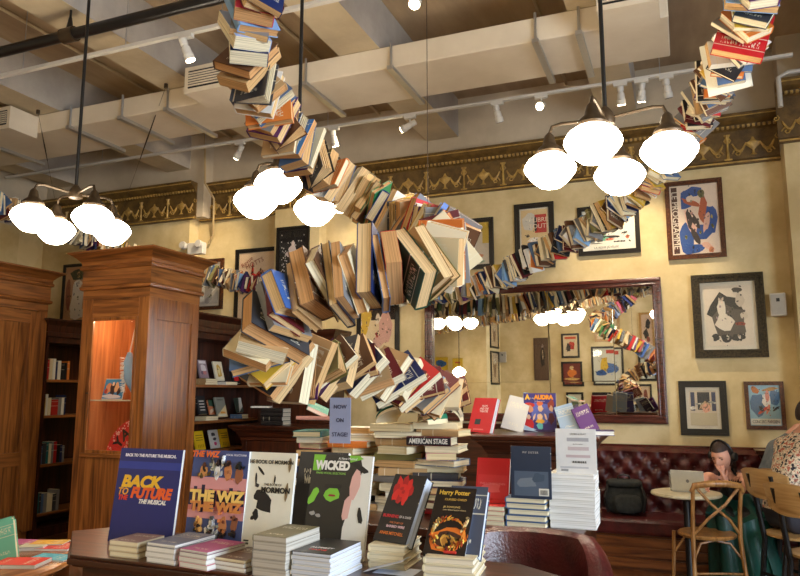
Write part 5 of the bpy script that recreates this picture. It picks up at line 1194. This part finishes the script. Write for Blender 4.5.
# local: keyboard toward +y(local) after turning
MB().box(-.15,-.105,0,.15,.105,.012).build('keyboard_base', [flat((196,194,188),.35,.5)], lap, bevel=.003)
Ml = Matrix.Translation((0, .105, .012)) @ Matrix.Rotation(R(-18), 4, 'X')
ld = MB().box(-.15,0,0,.15,.007,.21,0,Ml).build('lid', [flat((204,198,180),.35,.3)], lap, bevel=.003)
MB().add(*[[ (.0+.016*math.cos(t_)*(.9 if abs(t_-1.2)>.6 else .7), .0082, .105+.018*math.sin(t_)) for t_ in [k*math.pi/6 for k in range(12)]], [tuple(range(12))]], 0, Ml).build('logo', [flat((120,116,110),.3)], ld)
g = thing('water_glass', 'tall clear water glass at the left of the cafe table', 'glass', (at(673.5,486,'y',6.38).x, 6.38, TT+.001))
gm, gn, gl, gb = nm('drinking_glass'); gb.inputs['Base Color'].default_value = (.9,.93,.95,1); gb.inputs['Roughness'].default_value = .03; gb.inputs['Transmission Weight'].default_value = .85; gb.inputs['IOR'].default_value = 1.3
MB().lathe([(0,0),(.028,0),(.034,.15),(.031,.15),(.026,.01),(0,.01)], 20).build('tumbler', [gm], g, True)

# bentwood cross-back chair
bent = wood('bentwood', (120,78,38),(166,116,62),(190,142,84),.35,'z',1.2)
def crossback(x, y, rz, label):
    o = thing('bentwood_chair', label, 'chair', (x, y, 0), R(rz))
    # back toward -y (viewer), seat toward +y
    for s in (-1, 1):
        MB().tube([(s*.20,-.25,0),(s*.185,-.21,.25),(s*.175,-.19,.46),(s*.175,-.215,.66),(s*.178,-.25,.82)], [.015,.016,.017,.015,.014], 10).build('back_post', [bent], o, True)
        MB().tube([(s*.21,.20,0),(s*.19,.175,.44)], [.014,.016], 10).build('front_leg', [bent], o, True)
    MB().tube([(-.195,-.252,.80),(-.17,-.258,.845),(-.06,-.285,.865),(.06,-.285,.865),(.17,-.258,.845),(.195,-.252,.80)], [.014,.024,.026,.026,.024,.014], 10).build('top_rail', [bent], o, True)
    for s in (-1, 1): MB().tube([(s*.165,-.205,.49),(s*.08,-.245,.60),(-s*.05,-.262,.71),(-s*.155,-.258,.83)], .011, 8).build('cross_brace', [bent], o, True)
    MB().lathe([(0,.43),(.19,.432),(.212,.44),(.216,.455),(.205,.466),(.17,.462),(0,.458)], 30, 0, Matrix.Diagonal((1,.98,1,1))).build('seat', [bent], o, True)
    for s in (-1, 1): [MB().tube(q_, .009, 8).build('bow_brace', [bent], o, True) for q_ in ([(s*.18,-.2,.30),(s*.11,-.16,.41),(0,-.15,.43)], [(s*.195,.17,.28),(s*.11,.16,.40),(0,.15,.43)])]
    MB().tube([(-.19,-.2,.2),(0,-.23,.21),(.19,-.2,.2)], .009, 8).build('stretcher', [bent], o, True)
    return o
crossback(.10, 6.15, 20, 'pale bentwood chair with crossed back slats, pulled to the cafe table')
# metal-framed chairs with bent-ply backs
ply = wood('ply_back', (150,112,66),(186,146,92),(204,166,112),.35,'x',.8)
def plychair(x, y, rz, label, sc=1):
    o = thing('ply_back_chair', label, 'chair', (x, y, 0), R(rz)); o.scale = (sc,)*3
    rings = []
    for k in range(13):
        q = -1+2*k/12; y0 = -.23-.05*(1-q*q)
        rings.append([Vector((q*.205, y0-.006, .70+.035*q*q)), Vector((q*.205, y0+.008, .70+.035*q*q)), Vector((q*.215, y0-.018, .90-.03*abs(q)**3)), Vector((q*.215, y0-.032, .90-.03*abs(q)**3))])
    MB().loft(rings).build('backrest', [ply], o, True)
    MB().lathe([(0,.44),(.19,.44),(.215,.447),(.215,.462),(.19,.466),(0,.464)], 26, 0).build('seat', [ply], o, True)
    for s in (-1, 1):
        MB().tube([(s*.09,-.27,0),(s*.10,-.2,.42),(s*.105,-.245,.70),(s*.105,-.29,.86)], .018, 8).build('back_post', [blackm], o, True)
        MB().tube([(s*.2,.2,0),(s*.17,.14,.44)], .016, 8).build('front_leg', [blackm], o, True)
    MB().tube([(-.1,-.24,.2),(.1,-.24,.2)], .011, 6).tube([(-.19,.18,.2),(.19,.18,.2)], .011, 6).build('stretcher', [blackm], o, True)
    return o
plychair(.74, 6.12, -55, 'black-framed chair with curved ply back, nearest the person in green', 1.09)
plychair(.82, 5.5, -50, 'black-framed chair with curved ply back, closest one at the right edge', 1.06)
plychair(.86, 6.42, -50, 'ply-backed chair farthest back at the right, below the bracket shelf', 1.06)

# ================================================================ PEOPLE
SKIN = mottled('skin', (206,142,116), (224,166,140), 6, .5, .02)
def skinned(name, joints, edges, mats, parent, zone=None, sub=2):
    """joints: name -> (pos, radius)"""
    names = list(joints); me = bpy.data.meshes.new(name)
    me.from_pydata([joints[k][0] for k in names], [(names.index(a_), names.index(b_)) for a_, b_ in edges], [])
    ob = bpy.data.objects.new(name, me); C.objects.link(ob)
    sk = ob.modifiers.new('skin', 'SKIN'); sk.use_smooth_shade = True; sk.branch_smoothing = .6
    for i, k in enumerate(names):
        r_ = joints[k][1]; r_ = r_ if isinstance(r_, tuple) else (r_, r_)
        me.skin_vertices[0].data[i].radius = r_; me.skin_vertices[0].data[i].use_root = (i == 0)
    sb = ob.modifiers.new('sub', 'SUBSURF'); sb.levels = sub; sb.render_levels = sub
    dg = bpy.context.evaluated_depsgraph_get(); dg.update()
    m2 = bpy.data.meshes.new_from_object(ob.evaluated_get(dg)); bpy.data.objects.remove(ob); m2.name = name
    m2.materials.clear()
    for m in mats: m2.materials.append(m)
    for p_ in m2.polygons:
        p_.use_smooth = True; p_.material_index = zone(p_.center) if zone else 0
    o = link(name, m2, parent); return o
def head_mesh(M, hairmat, parent, hair='long', r=.1):
    # skull / face, facing local -y, chin down
    rings = []; n = 24
    for j in range(17):
        z = -1+2*j/16; ph = math.asin(max(-1, min(1, z))); ring = []
        for i in range(n):
            th_ = 2*math.pi*i/n; cx, cy = math.cos(th_), math.sin(th_)
            rr_ = math.cos(ph)
            x = rr_*cx*.078; y = rr_*cy*.096; zz = z*.118
            if zz < -.02: x *= 1-.25*min(1, (-.02-zz)/.09); y = y*(1-.12*min(1, (-.02-zz)/.09))-.008*min(1,(-.02-zz)/.09)
            if cy < -.3 and abs(cx) < .9:
                f_ = max(0, -cy)
                nose = math.exp(-((x/.012)**2))*math.exp(-(((zz+.022)/.022)**2))*.026 + math.exp(-((x/.008)**2))*math.exp(-(((zz-.0)/.03)**2))*.009
                eye_ = math.exp(-(((abs(x)-.032)/.014)**2))*math.exp(-(((zz-.006)/.013)**2))*.010
                lip = math.exp(-((x/.022)**2))*math.exp(-(((zz+.062)/.010)**2))*.006
                chin = math.exp(-((x/.025)**2))*math.exp(-(((zz+.1)/.018)**2))*.006
                y -= f_*(nose-eye_+lip+chin)
            ring.append(M @ Vector((x, y, zz)))
        rings.append(ring)
    h = MB().loft(rings)
    return h
def hair_mesh(M, long=True):
    rings = []; n = 28
    for j in range(15):
        z = -.75+1.75*j/14; ph = math.asin(max(-1, min(1, z))); ring = []
        for i in range(n):
            th_ = 2*math.pi*i/n; cx, cy = math.cos(th_), math.sin(th_); rr_ = math.cos(ph)
            k = 1.06+.01*math.sin(7*th_); x = rr_*cx*.078*k; y = rr_*cy*.096*k+.004; zz = z*.118*1.07+.004
            front = max(0, -cy-.25)/.75
            if front > 0 and zz < .055: q = .80; x *= 1-(1-q)*min(1, front*2.5); y = y*(1-(1-q)*min(1, front*2.5))+.03*min(1, front*2.5)
            ring.append(M @ Vector((x, y, zz)))
        rings.append(ring)
    return MB().loft(rings)
def face_parts(M, root, head):
    for s in (-1, 1):
        e_ = MB().lathe([(0,-.009),(.007,-.006),(.010,0),(.007,.006),(0,.009)], 12, 0, M @ Matrix.Translation((s*.031, -.080, .006)) @ Matrix.Diagonal((1.2,.7,.6,1))); e_.build('eye', [flat((60,44,36),.3)], head, True)
        MB().tube([M @ Vector((s*.018,-.094,.024)), M @ Vector((s*.032,-.094,.029)), M @ Vector((s*.046,-.084,.024))], [.003,.004,.002], 6).build('eyebrow', [HAIR], head, True)
        MB().lathe([(0,-.008),(.02,-.006),(.026,0),(.02,.006),(0,.008)], 14, 0, M @ Matrix.Translation((s*.077,.006,-.006)) @ Matrix.Rotation(R(90),4,'Y') @ Matrix.Diagonal((1.2,.7,1,1))).build('ear', [SKIN], head, True)
    MB().tube([M @ Vector((-.024,-.088,-.062)), M @ Vector((0,-.1,-.060)), M @ Vector((.024,-.088,-.062))], [.002,.006,.002], 8).build('lips', [flat((176,84,76),.4)], head, True)
HAIR = mottled('dark_brown_hair', (30,18,14), (62,38,26), 30, .45, .4, stretch=(1,1,.2))
def hand_joints(J, E_, wrist, dirn, palm_n, pre, curl=.5, L=.085):
    """adds palm, four fingers and a side thumb growing from wrist along dirn"""
    d = Vector(dirn).normalized(); n_ = Vector(palm_n); n_ = (n_-d*n_.dot(d)).normalized(); s_ = d.cross(n_)
    p = Vector(wrist)+d*.045; J[pre+'palm'] = (p, (.026,.014)); E_.append((pre+'wrist', pre+'palm'))
    for k, (o_, ln) in enumerate(((-.026,.062),(-.009,.075),(.009,.070),(.025,.055))):
        a_ = p+d*.035+s_*o_; b_ = a_+d*ln*.5+n_*ln*.25*curl; c_ = b_+d*ln*.3+n_*ln*.5*curl
        J['%sf%da' % (pre,k)] = (a_, .0095); J['%sf%db' % (pre,k)] = (b_, .0085); J['%sf%dc' % (pre,k)] = (c_, .0075)
        E_ += [(pre+'palm','%sf%da' % (pre,k)), ('%sf%da' % (pre,k),'%sf%db' % (pre,k)), ('%sf%db' % (pre,k),'%sf%dc' % (pre,k))]
    a_ = Vector(wrist)+d*.03-s_*.035+n_*.008; b_ = a_+d*.03-s_*.014+n_*.012; J[pre+'t1'] = (a_, .011); J[pre+'t2'] = (b_, .009)
    E_ += [(pre+'wrist', pre+'t1'), (pre+'t1', pre+'t2')]
def A(px, py, Y): return at(px, py, 'y', Y)
wo = thing('person', 'person in black top and long green skirt, chin on hand at a laptop', 'person', (A(733,510,6.85).x, 6.85, 0))
off = Vector(wo.location); LM = lambda v: Vector(v)-off
hc = A(722,455.5,6.60)
J = {}
def jn(k, v, r_): J[k] = (LM(v), r_)
jn('pelvis', (A(735,510,6.88).x, 6.88, .56), (.15,.12)); jn('waist', A(733,503,6.85), (.115,.09)); jn('chest', A(729,486,6.78), (.13,.10)); jn('upper', A(727,477,6.74), (.10,.075))
jn('neck', A(726,470,6.70), .045); jn('skullbase', hc+Vector((.02,.03,-.05)), .045)
jn('shR', A(705,477,6.70), .055); jn('shL', A(746,478,6.70), .055)
jn('elR', A(703,489,6.62), .036); J['Rwrist'] = (LM(A(708,485.5,6.50)), (.024,.02))
jn('elL', A(735,499,6.60), .037); J['Lwrist'] = (LM(A(724,478,6.52)), (.023,.021))
pe = J['pelvis'][0]
kR = Vector((A(728,520,6.5).x, 6.42, .50))-off; kL = Vector((A(748,520,6.4).x, 6.42, .50))-off
J['hipR'] = (pe+Vector((-.08,-.02,-.02)), .10); J['hipL'] = (pe+Vector((.08,-.02,-.02)), .10)
J['knR'] = (kR, .06); J['knL'] = (kL, .06); J['anR'] = (kR+Vector((0,.03,-.40)), .04); J['anL'] = (kL+Vector((.02,.02,-.40)), .04)
J['toR'] = (J['anR'][0]+Vector((0,-.15,-.05)), .035); J['toL'] = (J['anL'][0]+Vector((0,-.15,-.05)), .035)
E_ = [('pelvis','waist'),('waist','chest'),('chest','upper'),('upper','neck'),('neck','skullbase'),('upper','shR'),('upper','shL'),('shR','elR'),('elR','Rwrist'),('shL','elL'),('elL','Lwrist'),
      ('pelvis','hipR'),('pelvis','hipL'),('hipR','knR'),('hipL','knL'),('knR','anR'),('knL','anL'),('anR','toR'),('anL','toL')]
hand_joints(J, E_, J['Rwrist'][0], (-.2,-.7,-.35), (0,0,-1), 'R', .4)
hand_joints(J, E_, J['Lwrist'][0], (-.25,.15,1), (-.2,.8,0), 'L', .9)
up_z = J['upper'][0].z
def zone(c_):
    x_ = c_.x-J['chest'][0].x
    if c_.z < .66: return 1
    if abs(x_) < .085 and c_.z < up_z-.02 and c_.z > J['waist'][0].z-.05: return 1
    if c_.z < J['chest'][0].z and abs(x_) < .125 and c_.y > J['chest'][0].y-(.1 if abs(x_) < .06 else .045): return 1
    return 0
body = skinned('body', J, E_, [SKIN, flat((20,18,20),.7)], wo, zone)
MH = Matrix.Translation(hc-off) @ Euler((R(24), 0, R(-28))).to_matrix().to_4x4()
hd = head_mesh(MH, HAIR, wo).build('head', [SKIN], wo, True)
face_parts(MH, wo, hd)
hr = hair_mesh(MH).build('hair', [HAIR], hd, True)
MB().tube([MH @ Vector(q_) for q_ in ((0,.08,.03),(.01,.105,-.04),(.02,.10,-.12),(.03,.09,-.20))], [.04,.035,.028,.01], 12).build('ponytail', [HAIR], hd, True)
hp = thing('headphones', 'black over-ear headphones worn by the person in the green skirt', 'headphones', hc); hp.location = hc
MHr = Matrix.Translation(-hc+off) @ MH
MB().tube([MHr @ Vector((.096*math.cos(a_), .01, .135*math.sin(a_)-.0)) for a_ in [R(v) for v in range(0, 181, 15)]], .008, 8).build('headband', [blackm], hp, True)
for s in (-1, 1): MB().lathe([(0,-.015),(.035,-.015),(.04,0),(.035,.015),(0,.018)], 18, 0, MHr @ Matrix.Translation((s*.098,.01,-.01)) @ Matrix.Rotation(R(90*s),4,'Y')).build('ear_cup', [blackm], hp, True)
# straps of the halter and the pleated skirt
g_ = J['neck'][0]; MB().tube([J['chest'][0]+Vector((-.08,-.09,.05)), g_+Vector((-.05,-.02,.01)), g_+Vector((0,.055,.02)), g_+Vector((.05,-.02,.01)), J['chest'][0]+Vector((.08,-.09,.05))], .012, 8).build('halter_strap', [flat((20,18,20),.7)], wo, True)
rings = []
secs = [(pe+Vector((0,0,.10)), .15,.12), (pe+Vector((0,-.03,.04)), .19,.17), ((kR+kL)/2*.45+pe*.55+Vector((0,0,.02)), .21,.17), ((kR+kL)/2+Vector((0,-.01,.05)), .23,.16), ((kR+kL)/2+Vector((.02,-.03,-.15)), .24,.16), ((kR+kL)/2+Vector((.05,-.02,-.32)), .27,.18), ((kR+kL)/2+Vector((.07,0,-.47)), .29,.2)]
for i, (c_, rx_, ry_) in enumerate(secs):
    rings.append([c_+Vector(((rx_+.018*(i/3)*math.sin(11*t_+i*.3))*math.cos(t_), (ry_+.018*(i/3)*math.cos(9*t_+i*.2))*math.sin(t_), .02*math.sin(5*t_) if i < 6 else 0)) for t_ in [2*math.pi*k/72 for k in range(72)]])
MB().loft(rings).build('skirt', [mottled('green_satin', (10,52,44), (22,84,70), 4, .45, .1)], wo, True)

def seated(label, base, rz, shirt, lean, hairc, trousers=(50,50,60), scale=1.0, arm='down'):
    o = thing('person', label, 'person', (base[0], base[1], 0), R(rz)); o.scale = (scale,)*3
    V_ = Vector; ln = lean
    J = {'pelvis': (V_((0,0,.56)), (.17,.13)), 'waist': (V_((0,-.04*ln,.72)), (.15,.12)), 'chest': (V_((0,-.14*ln,.93)), (.18,.13)), 'upper': (V_((0,-.22*ln,1.06)), (.14,.10)), 'neck': (V_((0,-.27*ln,1.16)), .055), 'skull': (V_((0,-.33*ln,1.24)), .055)}
    E_ = [('pelvis','waist'),('waist','chest'),('chest','upper'),('upper','neck'),('neck','skull')]
    for s, n_ in ((-1,'R'),(1,'L')):
        J['sh'+n_] = (V_((s*.18,-.20*ln,1.06)), .068); J['el'+n_] = (V_((s*.25,-.22*ln-.10,.82)), .05); J[n_+'wrist'] = (V_((s*.16,-.22*ln-.34,.80)), (.03,.025))
        J['hip'+n_] = (V_((s*.09,-.04,.54)), .10); J['kn'+n_] = (V_((s*.12,-.44,.54)), .075); J['an'+n_] = (V_((s*.12,-.42,.1)), .05); J['to'+n_] = (V_((s*.13,-.58,.045)), .042)
        E_ += [('upper','sh'+n_),('sh'+n_,'el'+n_),('el'+n_,n_+'wrist'),('pelvis','hip'+n_),('hip'+n_,'kn'+n_),('kn'+n_,'an'+n_),('an'+n_,'to'+n_)]
        hand_joints(J, E_, J[n_+'wrist'][0], (-s*.3,-1,-.05), (0,0,-1), n_, .5)
    def zn(c_):
        if c_.z < .60 or (c_.y < -.15 and c_.z < .66): return 1 if c_.z > .09 else 3
        if c_.z > 1.15 and math.hypot(c_.x, c_.y+.28*ln) < .085: return 2
        if c_.y < -.22*ln-.2 and c_.z < .95: return 2
        return 0
    skinned('body', J, E_, [shirt, flat(trousers,.8), SKIN, blackm], o, zn)
    M_ = Matrix.Translation((0,-.36*ln-.02,1.33)) @ Euler((R(20*ln),0,0)).to_matrix().to_4x4()
    h_ = head_mesh(M_, hairc, o).build('head', [SKIN], o, True); face_parts(M_, o, h_)
    hair_mesh(M_).build('hair', [hairc], h_, True)
    return o
def floral():
    m, n, l, b = nm('floral_cotton'); tc = n.new('ShaderNodeTexCoord')
    v = n.new('ShaderNodeTexVoronoi'); v.inputs['Scale'].default_value = 38; v.feature = 'DISTANCE_TO_EDGE'
    z = n.new('ShaderNodeTexNoise'); z.inputs['Scale'].default_value = 38; z.inputs['Detail'].default_value = 3
    l.new(tc.outputs['Object'], v.inputs['Vector']); l.new(tc.outputs['Object'], z.inputs['Vector'])
    cr = n.new('ShaderNodeValToRGB'); e = cr.color_ramp.elements; e[0].position = .40; e[0].color = (*lin((40,36,50)),1); e[1].position = .46; e[1].color = (*lin((232,214,186)),1)
    x = e.new(.56); x.color = (*lin((234,218,192)),1); x = e.new(.60); x.color = (*lin((196,110,86)),1)
    l.new(z.outputs[0], cr.inputs[0])
    c2 = n.new('ShaderNodeValToRGB'); c2.color_ramp.elements[0].position = .02; c2.color_ramp.elements[0].color = (.12,.08,.08,1); c2.color_ramp.elements[1].position = .06
    l.new(v.outputs['Distance'], c2.inputs[0]); mx = n.new('ShaderNodeMixRGB'); mx.blend_type = 'MULTIPLY'; mx.inputs[0].default_value = .6
    l.new(cr.outputs[0], mx.inputs[1]); l.new(c2.outputs[0], mx.inputs[2]); l.new(mx.outputs[0], b.inputs['Base Color']); b.inputs['Roughness'].default_value = .8
    return m
seated('person in a cream floral shirt seated facing away at the right edge', (.60, 6.15), 118, floral(), 1.0, HAIR, scale=1.08)
seated('person in a grey-blue shirt leaning over behind the floral shirt at the right edge', (.52, 6.74), 105, mottled('grey_denim', (84,92,100),(120,126,130),8,.8,.2), 1.2, HAIR, scale=1.03)
# ================================================================ LIGHT
sc = bpy.context.scene
sc.view_settings.view_transform = 'Standard'; sc.view_settings.look = 'None'; sc.view_settings.gamma = 1; sc.view_settings.use_curve_mapping = False
sc.view_settings.exposure = 0.8
wd = bpy.data.worlds.new('daylight'); sc.world = wd; wd.use_nodes = True
bg = wd.node_tree.nodes['Background']; sky_ = wd.node_tree.nodes.new('ShaderNodeTexSky'); sky_.sky_type = 'NISHITA' if 'NISHITA' in [e.identifier for e in sky_.bl_rna.properties['sky_type'].enum_items] else sky_.sky_type
sky_.sun_disc = False
wd.node_tree.links.new(sky_.outputs[0], bg.inputs[0]); bg.inputs[1].default_value = .25
def area(name, loc, rot, sx_, sy_, e, col):
    L = bpy.data.lights.new(name, 'AREA'); L.shape = 'RECTANGLE'; L.size = sx_; L.size_y = sy_; L.energy = e; L.color = col
    o = bpy.data.objects.new(name, L); C.objects.link(o); o.location = loc; o.rotation_euler = rot; return o
area('window_daylight', (XR+.3, .5, 2.05), (0, R(90), 0), 2.6, 4.1, 380, (.72, .84, 1))
def pt(name, loc, e, col=(1,.8,.56), r=.25):
    L = bpy.data.lights.new(name, 'POINT'); L.energy = e; L.color = col; L.shadow_soft_size = r
    o = bpy.data.objects.new(name, L); C.objects.link(o); o.location = loc; return o
